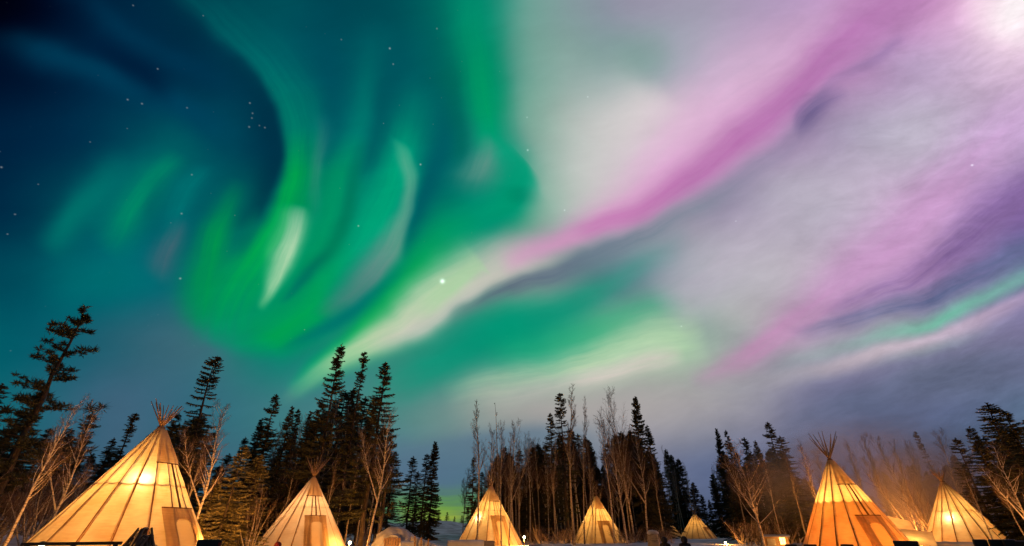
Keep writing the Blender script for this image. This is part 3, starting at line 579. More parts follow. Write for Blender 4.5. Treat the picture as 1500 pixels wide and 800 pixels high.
# ------------------------------------------------------------------ trees
def spruce_meshes(seed, h=18.0, rmax=1.9, droop=.35, gap=.25, club=True, base=.08, mat=None):
    rnd = random.Random(seed); tr = MB(); cr = MB()
    bend = [Vector((0, 0, 0))]; n = 12; off = Vector((0, 0, 0)); pts = []
    for i in range(n + 1):
        pts.append(Vector((off.x, off.y, h * i / n))); off = off + Vector((rnd.uniform(-.07, .07), rnd.uniform(-.07, .07), 0))
    tr.tube(pts, [0.19 * h / 18 * (1 - i / n) ** .8 + .015 for i in range(n + 1)], 7)
    def at(z):
        t = max(0, min(n - 1e-4, z / h * n)); i = int(t); return pts[i].lerp(pts[i + 1], t - i)
    z = base * h; k = 0
    ph = rnd.uniform(0, 10)
    while z < h * .985:
        t = z / h
        prof = rmax * ((1 - t) ** .75) * (0.55 + .45 * min(1, (t - base) / .18 + .35))
        if club and t > .86: prof *= 1.25 + .5 * math.sin((t - .86) / .14 * math.pi)
        prof *= .78 + .42 * noise.noise(Vector((z * .55, ph, 0)))+.2
        nb = rnd.randint(4, 6)
        for b in range(nb):
            a = rnd.uniform(0, TAU)
            if noise.noise(Vector((math.cos(a) * 1.3, math.sin(a) * 1.3, z * .45 + ph))) < -.42 + gap and t < .93: continue
            ln = prof * rnd.uniform(.55, 1.2) + .12
            d = Vector((math.cos(a), math.sin(a), 0)); sd = Vector((-d.y, d.x, 0))
            p0 = at(z + rnd.uniform(-.15, .15)); m = max(3, int(ln / .15)); up = .28 * (t - .35)
            line = []
            for i in range(m + 1):
                s = i / m
                line.append(p0 + d * (ln * s) + Vector((0, 0, ln * (up * s - droop * s * s * (1 - t * .7) + .16 * s ** 4))))
            if ln > .5: cr.tube([line[0], line[m // 2], line[-1]], [.022, .014, .004], 3, cap=False)
            for i in range(1, m + 1):
                s = i / m; w = (.15 + .28 * math.sin(math.pi * min(1, s * .85 + .12)) * min(1, ln / 1.1)) * rnd.uniform(.7, 1.25)
                dirv = (line[i] - line[i - 1]).normalized()
                for sg in (-1, 1):
                    if rnd.random() < .12: continue
                    tip = line[i] + sd * (sg * w) + dirv * (w * .75) + Vector((0, 0, -w * rnd.uniform(.1, .55)))
                    q = Vector((rnd.uniform(-.05, .05), rnd.uniform(-.05, .05), rnd.uniform(.03, .09)))
                    cr.face(line[i].lerp(line[i - 1], .62) - q * .5, tip, line[i] + q)
                if rnd.random() < .75:
                    w2 = w * rnd.uniform(.4, .8)
                    cr.face(line[i].lerp(line[i - 1], .7), line[i] + Vector((rnd.uniform(-.08, .08), rnd.uniform(-.08, .08), -w2)), line[i] + dirv * .08)
        z += rnd.uniform(.2, .34) * (h / 18) * (1.0 if t < .8 else .62)
    for i in range(10):
        a = rnd.uniform(0, TAU); p = Vector((pts[-1].x, pts[-1].y, h - rnd.uniform(0, .7)))
        cr.face(p + Vector((0, 0, .12)), p - Vector((0, 0, .12)), p + Vector((math.cos(a) * .2, math.sin(a) * .2, .12)))
    return tr.mesh('trunk', BARK), cr.mesh('crown', mat or NEEDLE)

def pine_meshes(seed, h=15.0, rmax=2.6, first=.22):
    """ragged open conifer: bare trunk showing between tufted boughs"""
    rnd = random.Random(seed); tr = MB(); cr = MB(); n = 12; off = Vector((0, 0, 0)); pts = []
    for i in range(n + 1):
        pts.append(Vector((off.x, off.y, h * i / n))); off = off + Vector((rnd.uniform(-.12, .12), rnd.uniform(-.12, .12), 0))
    tr.tube(pts, [0.2 * h / 15 * (1 - i / n) ** .7 + .02 for i in range(n + 1)], 7)
    def at(z):
        t = max(0, min(n - 1e-4, z / h * n)); i = int(t); return pts[i].lerp(pts[i + 1], t - i)
    def tuft(c, r, k):
        for i in range(k):
            v = Vector((rnd.gauss(0, 1), rnd.gauss(0, 1), rnd.gauss(0, .7))).normalized(); o = c + v * r * rnd.uniform(0, .5)
            s = Vector((rnd.gauss(0, 1), rnd.gauss(0, 1), rnd.gauss(0, 1))).normalized() * .045
            cr.face(o - s, o + s, o + v * r * rnd.uniform(.5, 1.0) + Vector((0, 0, r * .2)))
    z = first * h
    while z < h:
        t = z / h; ln0 = rmax * (1 - t) ** .62 * (.7 + .3 * math.sin(z * 1.7 + seed))
        for b in range(rnd.choice((1, 2, 2, 3))):
            a = rnd.uniform(0, TAU); ln = ln0 * rnd.choice((.35, .6, .85, 1.0, 1.25)) * rnd.uniform(.85, 1.1) + .2; d = Vector((math.cos(a), math.sin(a), 0))
            p0 = at(z); line = [p0 + d * (ln * s) + Vector((0, 0, ln * (.12 * s + .1 * s * s - .1 * (1 - t) * s))) + Vector((rnd.gauss(0, .05), rnd.gauss(0, .05), rnd.gauss(0, .06))) * s for s in (0, .25, .5, .75, 1)]
            tr.tube(line, [.05, .04, .03, .02, .01], 4, cap=False)
            for s in (.3, .45, .6, .75, .88, 1.0):
                i = min(3, int(s * 4)); c = line[i].lerp(line[i + 1], s * 4 - i)
                if rnd.random() < .88: tuft(c + Vector((rnd.gauss(0, .12 * ln), rnd.gauss(0, .12 * ln), .05)), .26 + .10 * ln * rnd.random(), 34)
        z += rnd.uniform(.22, .5) * h / 15
    tuft(pts[-1], .35, 24)
    return tr.mesh('trunk', BARK), cr.mesh('crown', NEEDLE2)

def bare_meshes(seed, h=15.0, first=.38, spread=1.0, bark=BIRCH, fork=False, narrow=1.0, rad=.13, dense=1.0):
    rnd = random.Random(seed); tr = MB(); cr = MB()
    def grow(p, d, ln, r, level, hcur=0):
        m = (12, 6, 4, 2)[level]; pts = [p.copy()]; q = p.copy(); dd = d.copy()
        for i in range(m):
            w = (.035, .10, .14, .16)[level]
            dd = dd + Vector((rnd.gauss(0, w), rnd.gauss(0, w), rnd.gauss(0, w * .6))) + Vector((0, 0, (.02, .10, .08, .03)[level])); dd.normalize()
            q = q + dd * (ln / m); pts.append(q.copy())
        rr = [max(.006, r * (1 - .86 * i / m)) for i in range(m + 1)]
        (tr if level < 2 else cr).tube(pts, rr, (7, 5, 3, 3)[level], cap=level == 0)
        if level == 3: return pts
        cnt = (int(26 * dense), 9, 5)[level]
        f0 = (first, .22, .25)[level]
        for c in range(cnt):
            s = f0 + (1 - f0) * (c + rnd.random()) / cnt; s = min(s, .985)
            i = min(m - 1, int(s * m)); base = pts[i].lerp(pts[i + 1], s * m - i); ax = (pts[i + 1] - pts[i]).normalized()
            a = rnd.uniform(0, TAU); side = ax.orthogonal().normalized(); side = Quaternion(ax, a) @ side
            ang = R(rnd.uniform(*((24, 46), (25, 50), (20, 55))[level])) * spread
            nd = ax * math.cos(ang) + side * math.sin(ang)
            nl = ln * (((.30 * narrow) * (1 - s * .72) * rnd.uniform(.6, 1.25)), rnd.uniform(.26, .5) * (1.1 - s * .5), rnd.uniform(.35, .6))[level]
            nr = min(rr[i] * .62, (.055, .018, .010)[level] * h / 15)
            grow(base, nd, nl, nr, level + 1)
        return pts
    stem = grow(Vector((0, 0, -.2)), Vector((rnd.gauss(0, .03), rnd.gauss(0, .03), 1)).normalized(), h, rad * h / 15, 0)
    if fork:
        grow(stem[4], Vector((rnd.choice((-.45, .45)), rnd.gauss(0, .2), 1)).normalized(), h * .55, rad * .6 * h / 15, 0)
    return tr.mesh('trunk', bark), cr.mesh('crown', TWIG)

def bush_meshes(seed, h=7.0, stems=8, spread=.5, bark=ASPEN):
    rnd = random.Random(seed); tr = MB(); cr = MB()
    for s in range(stems):
        a = rnd.uniform(0, TAU); d = Vector((math.cos(a) * spread * rnd.uniform(.2, 1), math.sin(a) * spread * rnd.uniform(.2, 1), 1)).normalized()
        q = Vector((math.cos(a) * .15, math.sin(a) * .15, -.1)); pts = [q.copy()]; m = 8; ln = h * rnd.uniform(.6, 1.05); dd = d
        for i in range(m):
            dd = (dd + Vector((rnd.gauss(0, .07), rnd.gauss(0, .07), .05))).normalized(); q = q + dd * ln / m; pts.append(q.copy())
        rr = [.065 * (1 - .88 * i / m) for i in range(m + 1)]; tr.tube(pts, rr, 5, cap=False)
        for c in range(13):
            t = rnd.uniform(.3, .98); i = min(m - 1, int(t * m)); b = pts[i].lerp(pts[i + 1], t * m - i); ax = (pts[i + 1] - pts[i]).normalized()
            side = Quaternion(ax, rnd.uniform(0, TAU)) @ ax.orthogonal().normalized(); an = R(rnd.uniform(18, 42)); nd = ax * math.cos(an) + side * math.sin(an)
            l2 = h * rnd.uniform(.14, .32) * (1.15 - t * .6); e = b + nd * l2 * .5; f = e + (nd + Vector((rnd.gauss(0, .2), rnd.gauss(0, .2), .2))).normalized() * l2 * .5
            cr.tube([b, e, f], [.022, .014, .006], 3, cap=False)
            for k in range(4):
                u = rnd.uniform(.25, 1); g = b.lerp(e, u) if rnd.random() < .5 else e.lerp(f, u); w = (nd + Vector((rnd.gauss(0, .5), rnd.gauss(0, .5), rnd.gauss(.2, .3)))).normalized()
                cr.tube([g, g + w * l2 * rnd.uniform(.2, .4)], [.009, .005], 3, cap=False)
    return tr.mesh('trunk', bark), cr.mesh('crown', TWIG)

KINDS = {
 'spruce': [(18.0, spruce_meshes(s, 18, r, d, g, c)) for s, r, d, g, c in ((1, 2.3, .34, .16, True), (2, 2.6, .42, .2, True), (3, 2.0, .3, .1, False), (4, 2.9, .38, .22, True), (5, 2.2, .46, .16, False), (6, 2.5, .3, .26, False))],
 'ragged_spruce': [(18.0, spruce_meshes(s, 18, r, d, g, c, .14)) for s, r, d, g, c in ((11, 2.9, .3, .34, True), (12, 2.5, .36, .38, True), (13, 3.2, .25, .38, False))],
 'full_spruce': [(12.0, spruce_meshes(s, 12, r, d, g, False, .03)) for s, r, d, g in ((21, 2.3, .3, .1), (22, 2.7, .36, .14), (23, 2.5, .42, .12))],
 'lit_spruce': [(12.0, spruce_meshes(s, 12, r, d, g, False, .03, LIT_NEEDLE)) for s, r, d, g in ((24, 2.5, .34, .3), (25, 2.9, .42, .34))],
 'pine': [(15.0, pine_meshes(s, 15, r, f)) for s, r, f in ((31, 4.1, .2), (32, 3.2, .25))],
 'birch': [(15.0, bare_meshes(s, 15, f, sp, b, fk, nw)) for s, f, sp, b, fk, nw in ((41, .42, .9, BIRCH, False, .9), (42, .5, .8, ASPEN, False, .8), (43, .36, 1.0, BIRCH, True, 1.0), (44, .46, .75, ASPEN, False, .75), (45, .55, .9, BIRCH, False, .85))],
 'wide_birch': [(13.0, bare_meshes(s, 13, f, sp, b, True, 1.5, .15, 1.1)) for s, f, sp, b in ((51, .22, 1.05, BIRCH), (52, .28, 1.1, ASPEN))],
 'dead_tree': [(15.0, bare_meshes(s, 15, .3, 1.6, ASPEN, False, .18, .1, .5)) for s in (61, 62)],
 'bush': [(7.0, bush_meshes(s, 7, n, sp, b)) for s, n, sp, b in ((71, 9, .5, ASPEN), (72, 7, .65, BIRCH), (73, 10, .4, ASPEN))],
}
NAME = {'spruce': 'spruce_tree', 'ragged_spruce': 'spruce_tree', 'full_spruce': 'spruce_tree', 'lit_spruce': 'spruce_tree', 'pine': 'pine_tree', 'birch': 'birch_tree', 'wide_birch': 'birch_tree', 'dead_tree': 'dead_tree', 'bush': 'bare_shrub'}
CAT = {'spruce_tree': 'spruce', 'pine_tree': 'pine', 'birch_tree': 'birch', 'dead_tree': 'dead tree', 'bare_shrub': 'shrub'}
DS = 1.13     # overall size of the camp
trnd = random.Random(7)
def tree(kind_, tx, ty, dist, label, group=None, variant=None, lean=(0, 0), slim=1.0):
    """a tree whose top stands at bearing/elevation (tx, ty) of the sky chart, dist metres (times DS) away"""
    d = dist * DS; a = azim(tx, ty); x = d * math.sin(a); y = d * math.cos(a); zg = ground(x, y)
    H = max(1.5, EYE + d * tan_el(tx, ty) - zg)
    hs, (tm, cm) = KINDS[kind_][variant if variant is not None else trnd.randrange(len(KINDS[kind_]))]
    o = thing(NAME[kind_], label, CAT[NAME[kind_]], (x, y, zg - .05), trnd.uniform(0, TAU), group)
    s = H / hs; w = s ** .75 * slim * trnd.uniform(.92, 1.1); o.scale = (w, w, s)
    if lean != (0, 0): o.rotation_euler = (R(lean[0]), R(lean[1]), 0)
    link('trunk', tm, o); link('crown', cm, o)
    return o

# ---- trees one can tell apart
T = tree
T('pine', 126, 452, 34, 'tall ragged pine leaning over the far left edge, its tufted top highest there', variant=0)
T('spruce', 60, 575, 37, 'dark spruce close beside the tall ragged pine at far left', slim=1.3)
T('spruce', 4, 560, 36, 'dark spruce cut by the left edge of the view', slim=1.4)
T('spruce', 34, 600, 44, 'shorter dark spruce behind the ragged pine at far left', slim=1.3)
T('birch', 97, 588, 25, 'bare birch with bright orange-lit trunk nearest the far left edge', variant=0, lean=(0, 4))
T('birch', 140, 596, 29, 'bare birch with lit forked trunk just left of the largest tipi', variant=2, lean=(0, 2))
T('dead_tree', 116, 585, 40, 'thin dark leafless pole tree rising left of the largest tipi')
T('dead_tree', 145, 583, 42, 'thin leafless pole tree nearest to the largest tipi on its left')
T('ragged_spruce', 136, 604, 48, 'ragged spruce behind the forked birch at left', slim=1.25)
T('ragged_spruce', 200, 604, 50, 'lone ragged spruce above the left slope of the largest tipi')
T('spruce', 168, 640, 52, 'short spruce above the left slope of the largest tipi', slim=1.2)
T('spruce', 108, 640, 50, 'short dark spruce behind the two lit birches at left', slim=1.4)
T('ragged_spruce', 323, 521, 42, 'tall pointed spruce right of the largest tipi, ruddy in the lamplight', variant=1, slim=1.15)
T('spruce', 262, 604, 44, 'spruce directly behind the pole tips of the largest tipi', slim=1.2)
T('spruce', 296, 606, 47, 'spruce in the gap right of the largest tipi, left of the pointed one', slim=1.2)
T('birch', 333, 596, 31, 'bare birch with glowing trunk curving up right of the largest tipi', variant=2, lean=(0, -1))
T('birch', 303, 640, 33, 'slim bare birch between the largest tipi and the glowing birch', variant=1)
T('lit_spruce', 352, 652, 37, 'small lamplit bushy spruce between the first and second tipis', slim=1.2)
T('lit_spruce', 318, 700, 34, 'low lamplit spruce beside the largest tipi', slim=1.3)
T('lit_spruce', 380, 665, 41, 'bushy spruce left of the bare shrub by the second tipi', slim=1.2)
T('spruce', 385, 612, 52, 'spruce with rounded shoulder left of the twin spruce tops', slim=1.2)
T('ragged_spruce', 406, 576, 50, 'taller of the twin spruces midway between the first two tipis', variant=0)
T('spruce', 428, 594, 52, 'slimmer twin spruce midway between the first two tipis')
T('spruce', 438, 598, 56, 'spruce tip just right of the twin spruces')
T('spruce', 362, 640, 54, 'low dark spruce behind the lamplit bushy spruce', slim=1.2)
T('bush', 426, 668, 52, 'large bare fan-shaped shrub lit orange left of the second tipi', variant=1)
T('bush', 388, 708, 40, 'smaller bare shrub lit orange left of the second tipi', variant=0)
T('birch', 447, 612, 54, 'thin straight birch trunk rising left of the second tipi', variant=3)
T('ragged_spruce', 502, 503, 50, 'tallest spruce, behind the second tipi, left of the three tall ones', variant=2, slim=.95)
T('spruce', 472, 588, 52, 'spruce at the left foot of the tallest spruce', slim=1.1)
T('spruce', 456, 604, 54, 'spruce second to the left of the tallest spruce')
T('ragged_spruce', 534, 513, 52, 'slender middle one of the three tall spruces behind the second tipi', variant=1, slim=.8)
T('ragged_spruce', 564, 529, 48, 'broad right-hand one of the three tall spruces behind the second tipi', variant=2, slim=1.15)
T('spruce', 548, 596, 56, 'dark spruce filling the gap between the middle and broad tall spruces', slim=1.2)
T('spruce', 518, 592, 57, 'dark spruce filling the gap between the tallest and middle tall spruces', slim=1.2)
T('pine', 574, 628, 46, 'low ragged pine with hanging boughs under the broad tall spruce', variant=1)
T('birch', 563, 600, 42, 'bare birch with bright curved trunk right of the second tipi', variant=2, lean=(0, 3))
for tx, ty, d, lb in ((492, 672, 47, 'thin lamplit stem just above the second tipi on its right'), (510, 660, 52, 'second thin lamplit stem right of the second tipi'), (524, 668, 49, 'third thin lamplit stem right of the second tipi'), (541, 655, 51, 'fourth thin lamplit stem right of the second tipi')):
    T('birch', tx, ty, d, lb, 'thin lamplit stems right of the second tipi', variant=1)
T('spruce', 606, 668, 70, 'small dark spruce at the left end of the row by the snowfield', slim=1.1)
T('spruce', 613, 690, 73, 'shortest spruce in the row by the snowfield', slim=1.1)
T('spruce', 625, 664, 70, 'slim spruce in the middle of the row by the snowfield')
T('full_spruce', 638, 647, 68, 'pointed tallest spruce in the row by the snowfield, nearest the glow', variant=0, slim=.75)
T('birch', 682, 688, 84, 'faint distant bare birch in the open gap above the green glow', variant=2)
T('spruce', 686, 742, 100, 'tiny distant spruce against the green glow left of the third tipi')
T('birch', 705, 594, 48, 'tall bare birch standing before the left side of the third tipi', variant=3, slim=.9)
T('dead_tree', 731, 586, 62, 'needle-thin dead trunk rising straight above the third tipi')
T('birch', 736, 622, 47, 'bare trunk standing before the right side of the third tipi', variant=1, slim=.8)
T('birch', 746, 640, 46, 'thinner bare trunk crossing the right edge of the third tipi', variant=1, slim=.7)
T('birch', 722, 630, 60, 'birch with brushy crown right above the third tipi', variant=0)
T('birch', 752, 618, 63, 'birch with brushy crown right of the needle-thin dead trunk', variant=2)
T('birch', 774, 638, 64, 'brushy birch midway between the third and fourth tipis', variant=4)
T('spruce', 694, 668, 60, 'dark spruce peeping out left of the third tipi apex')
T('spruce', 778, 690, 66, 'low dark spruce right of the third tipi')
T('ragged_spruce', 822, 574, 63, 'tall spruce with bare top between the third and fourth tipis', variant=1, slim=.95)
T('spruce', 806, 604, 66, 'spruce at the left foot of the bare-topped tall spruce')
T('birch', 829, 572, 58, 'tall pale lamplit birch trunk beside the bare-topped spruce', variant=3, slim=1.15)
T('birch', 843, 590, 60, 'wispy birch leaning out right of the bare-topped spruce', variant=3, lean=(0, 3), slim=.7)
T('birch', 862, 644, 62, 'bare trunk standing before the left edge of the fourth tipi', variant=1, slim=.8)
T('birch', 884, 618, 60, 'bare grey trunk rising right behind the fourth tipi', variant=4)
T('wide_birch', 906, 578, 66, 'pale wide-crowned bare birch beside the cone-topped spruce', variant=0, slim=.8)
T('full_spruce', 928, 580, 70, 'cone-topped spruce with layered boughs behind the fourth tipi', variant=1, slim=.62)
T('spruce', 948, 622, 73, 'spruce at the right foot of the cone-topped spruce', slim=1.2)
T('birch', 903, 640, 57, 'speckled birch trunk leaning right of the fourth tipi', variant=0, lean=(0, -2))
T('full_spruce', 1049, 628, 106, 'hazy spruce left of the broad orange-lit shrub tree', variant=0, slim=.6)
T('spruce', 1062, 630, 104, 'second hazy spruce left of the broad orange-lit shrub tree')
T('wide_birch', 1086, 652, 50, 'broad orange-lit bare tree with fanned limbs right of the smallest tipi', variant=0, slim=1.2)
T('spruce', 1090, 640, 78, 'dark spruce behind the broad orange-lit tree', slim=1.2)
T('ragged_spruce', 1124, 617, 62, 'tallest dark spruce left of the two-tone tipi', variant=0, slim=1.05)
T('spruce', 1143, 638, 60, 'dark spruce nearest to the two-tone tipi on its left', slim=1.2)
T('spruce', 1106, 645, 66, 'slim spruce left of the tallest dark spruce by the two-tone tipi')
T('birch', 1150, 668, 57, 'thin bare trunk before the dark spruces left of the two-tone tipi', variant=1)
T('birch', 1176, 652, 54, 'bare birch in smoke just left of the two-tone tipi', variant=0)
T('birch', 1196, 660, 58, 'bare birch in smoke behind the pole tips of the two-tone tipi', variant=2)
for i, (tx, ty, d) in enumerate(((1244, 650, 64), (1262, 640, 68), (1286, 642, 66), (1304, 650, 62), (1330, 650, 70))):
    T('birch', tx, ty, d, 'bare birch dimmed by the orange smoke between the two right-hand tipis', 'birches in the smoke', variant=i % 5)
T('bush', 1304, 672, 57, 'orange-lit bare shrub with a leaning fork left of the far right tipi', variant=1, lean=(0, -6))
T('bush', 1330, 668, 56, 'dense orange-lit bare shrub touching the left side of the far right tipi', variant=2)
T('ragged_spruce', 1350, 630, 64, 'bristly thin leaning spruce above the far right tipi', variant=1, slim=.5, lean=(0, -4))
T('birch', 1372, 632, 58, 'brushy bare birch above the far right tipi', variant=2)
T('ragged_spruce', 1398, 640, 54, 'ragged spruce right above the far right tipi', variant=0, slim=1.1)
T('ragged_spruce', 1420, 624, 52, 'ragged spruce between the far right tipi and the black spruce', variant=2)
T('spruce', 1446, 589, 46, 'tall black spruce at the right edge with pointed top', variant=1, slim=1.45)
T('spruce', 1473, 600, 44, 'black spruce right of the pointed one at the right edge', slim=1.5)
T('spruce', 1500, 612, 42, 'black spruce cut by the right edge of the view', slim=1.5)
T('spruce', 1462, 640, 50, 'shorter black spruce behind the right edge pair', slim=1.4)
T('birch', 1450, 652, 36, 'orange-lit bare birch leaning left at the far right edge', variant=2, lean=(0, -3))
T('birch', 1462, 690, 38, 'thin orange-lit birch leaning left just right of the far right tipi', variant=1, lean=(0, -3))

for i in range(16):
    x = -60 + 165 * (i + trnd.random()) / 16
    T('bush', x, trnd.uniform(672, 722), trnd.uniform(33, 43), 'dry brush growing on the snow rise at the left edge', 'dry brush on the left snow rise', slim=1.3)
for i in range(9):
    x = 1450 + 110 * (i + trnd.random()) / 9
    T('bush', x, trnd.uniform(700, 735), trnd.uniform(60, 66), 'dry brush at the right edge under the black spruces', 'dry brush at the right edge', slim=1.3)
for i in range(10):
    x = 1070 + 90 * (i + trnd.random()) / 10
    T('bush', x, trnd.uniform(752, 774), trnd.uniform(58, 66), 'low lamplit brush left of the two-tone tipi', 'low brush left of the two-tone tipi', slim=1.5)

for i in range(14):
    x = 905 + 80 * (i + trnd.random()) / 14
    T('bush', x, trnd.uniform(768, 784), trnd.uniform(58, 66), 'low brush between the fourth tipi and the smallest tipi', 'low brush right of the fourth tipi', slim=1.6)
for i in range(10):
    x = 772 + 66 * (i + trnd.random()) / 10
    T('bush', x, trnd.uniform(764, 786), trnd.uniform(52, 60), 'low brush between the third and fourth tipis', 'low brush right of the third tipi', slim=1.6)
for i in range(4):
    x = 530 + 18 * (i + trnd.random()) / 4
    T('bush', x, trnd.uniform(756, 780), trnd.uniform(50, 56), 'low brush between the second tipi and the snow shelter', 'low brush right of the second tipi', slim=1.5)

# ---- the forest wall behind the camp
RIDGE = [(-120, 600), (60, 625), (130, 625), (190, 655), (240, 620), (300, 612), (345, 668), (400, 620), (460, 612), (500, 565), (560, 570), (578, 660), (596, 705), (650, 712), (656, 766), (692, 766), (700, 680), (740, 650), (800, 640), (830, 612), (870, 648), (920, 622), (960, 645), (1000, 672), (1020, 690), (1032, 722), (1046, 680), (1060, 655), (1090, 662), (1140, 650), (1170, 695), (1200, 690), (1300, 684), (1400, 664), (1450, 625), (1600, 620)]
def ridge(x):
    for (a, b), (c, d) in zip(RIDGE, RIDGE[1:]):
        if a <= x <= c: return b + (d - b) * (x - a) / (c - a)
    return 620
STANDS = [(-120, 235, 44, 62, 28, 8, 'on the rise behind the largest tipi', 4),
          (240, 440, 56, 70, 26, 8, 'between the first and second tipis', 5),
          (440, 580, 58, 72, 20, 9, 'crowded behind the second tipi', 9),
          (690, 830, 66, 84, 38, 34, 'between the third and fourth tipis', 24),
          (830, 1030, 70, 92, 46, 34, 'behind the fourth and smallest tipis', 26),
          (1036, 1190, 66, 90, 36, 10, 'between the smallest and two-tone tipis', 8),
          (1190, 1400, 70, 90, 22, 9, 'beyond the smoke at right', 12),
          (1400, 1620, 48, 62, 18, 3, 'behind the far right tipi', 2)]
for xa, xb, da, db, ns, nb, where, _ in STANDS:
    for i in range(ns):
        x = xa + (xb - xa) * (i + trnd.uniform(.1, .9)) / ns
        T('full_spruce' if xa > 600 and i % 5 < 3 else 'spruce', x, ridge(x) + 2 + 70 * trnd.random() ** (2.2 if i % 2 else 1.1), (trnd.uniform(da + 4, db) if not 960 < x < 1066 else trnd.uniform(108, 124)), 'dark spruce in the forest ' + where, 'forest spruces ' + where, slim=trnd.uniform(.85, 1.25) if xa > 600 and i % 5 < 3 else trnd.uniform(1.1, 1.7))
    for i in range(nb):
        x = xa + (xb - xa) * (i + trnd.uniform(.1, .9)) / nb
        T('birch', x, ridge(x) + 2 + 50 * trnd.random() ** 1.2, (trnd.uniform(da - 6, da + 8) if not 968 < x < 1066 else trnd.uniform(106, 112)), 'bare birch in the forest ' + where, 'forest birches ' + where, slim=trnd.uniform(.75, 1.1))
for i in range(9):
    x = 598 + i * 11.5 + trnd.uniform(-3, 3)
    T('spruce', x, trnd.uniform(746, 757), trnd.uniform(122, 135), 'tiny black spruce along the far side of the snowfield', 'far spruces beyond the snowfield', slim=1.7)

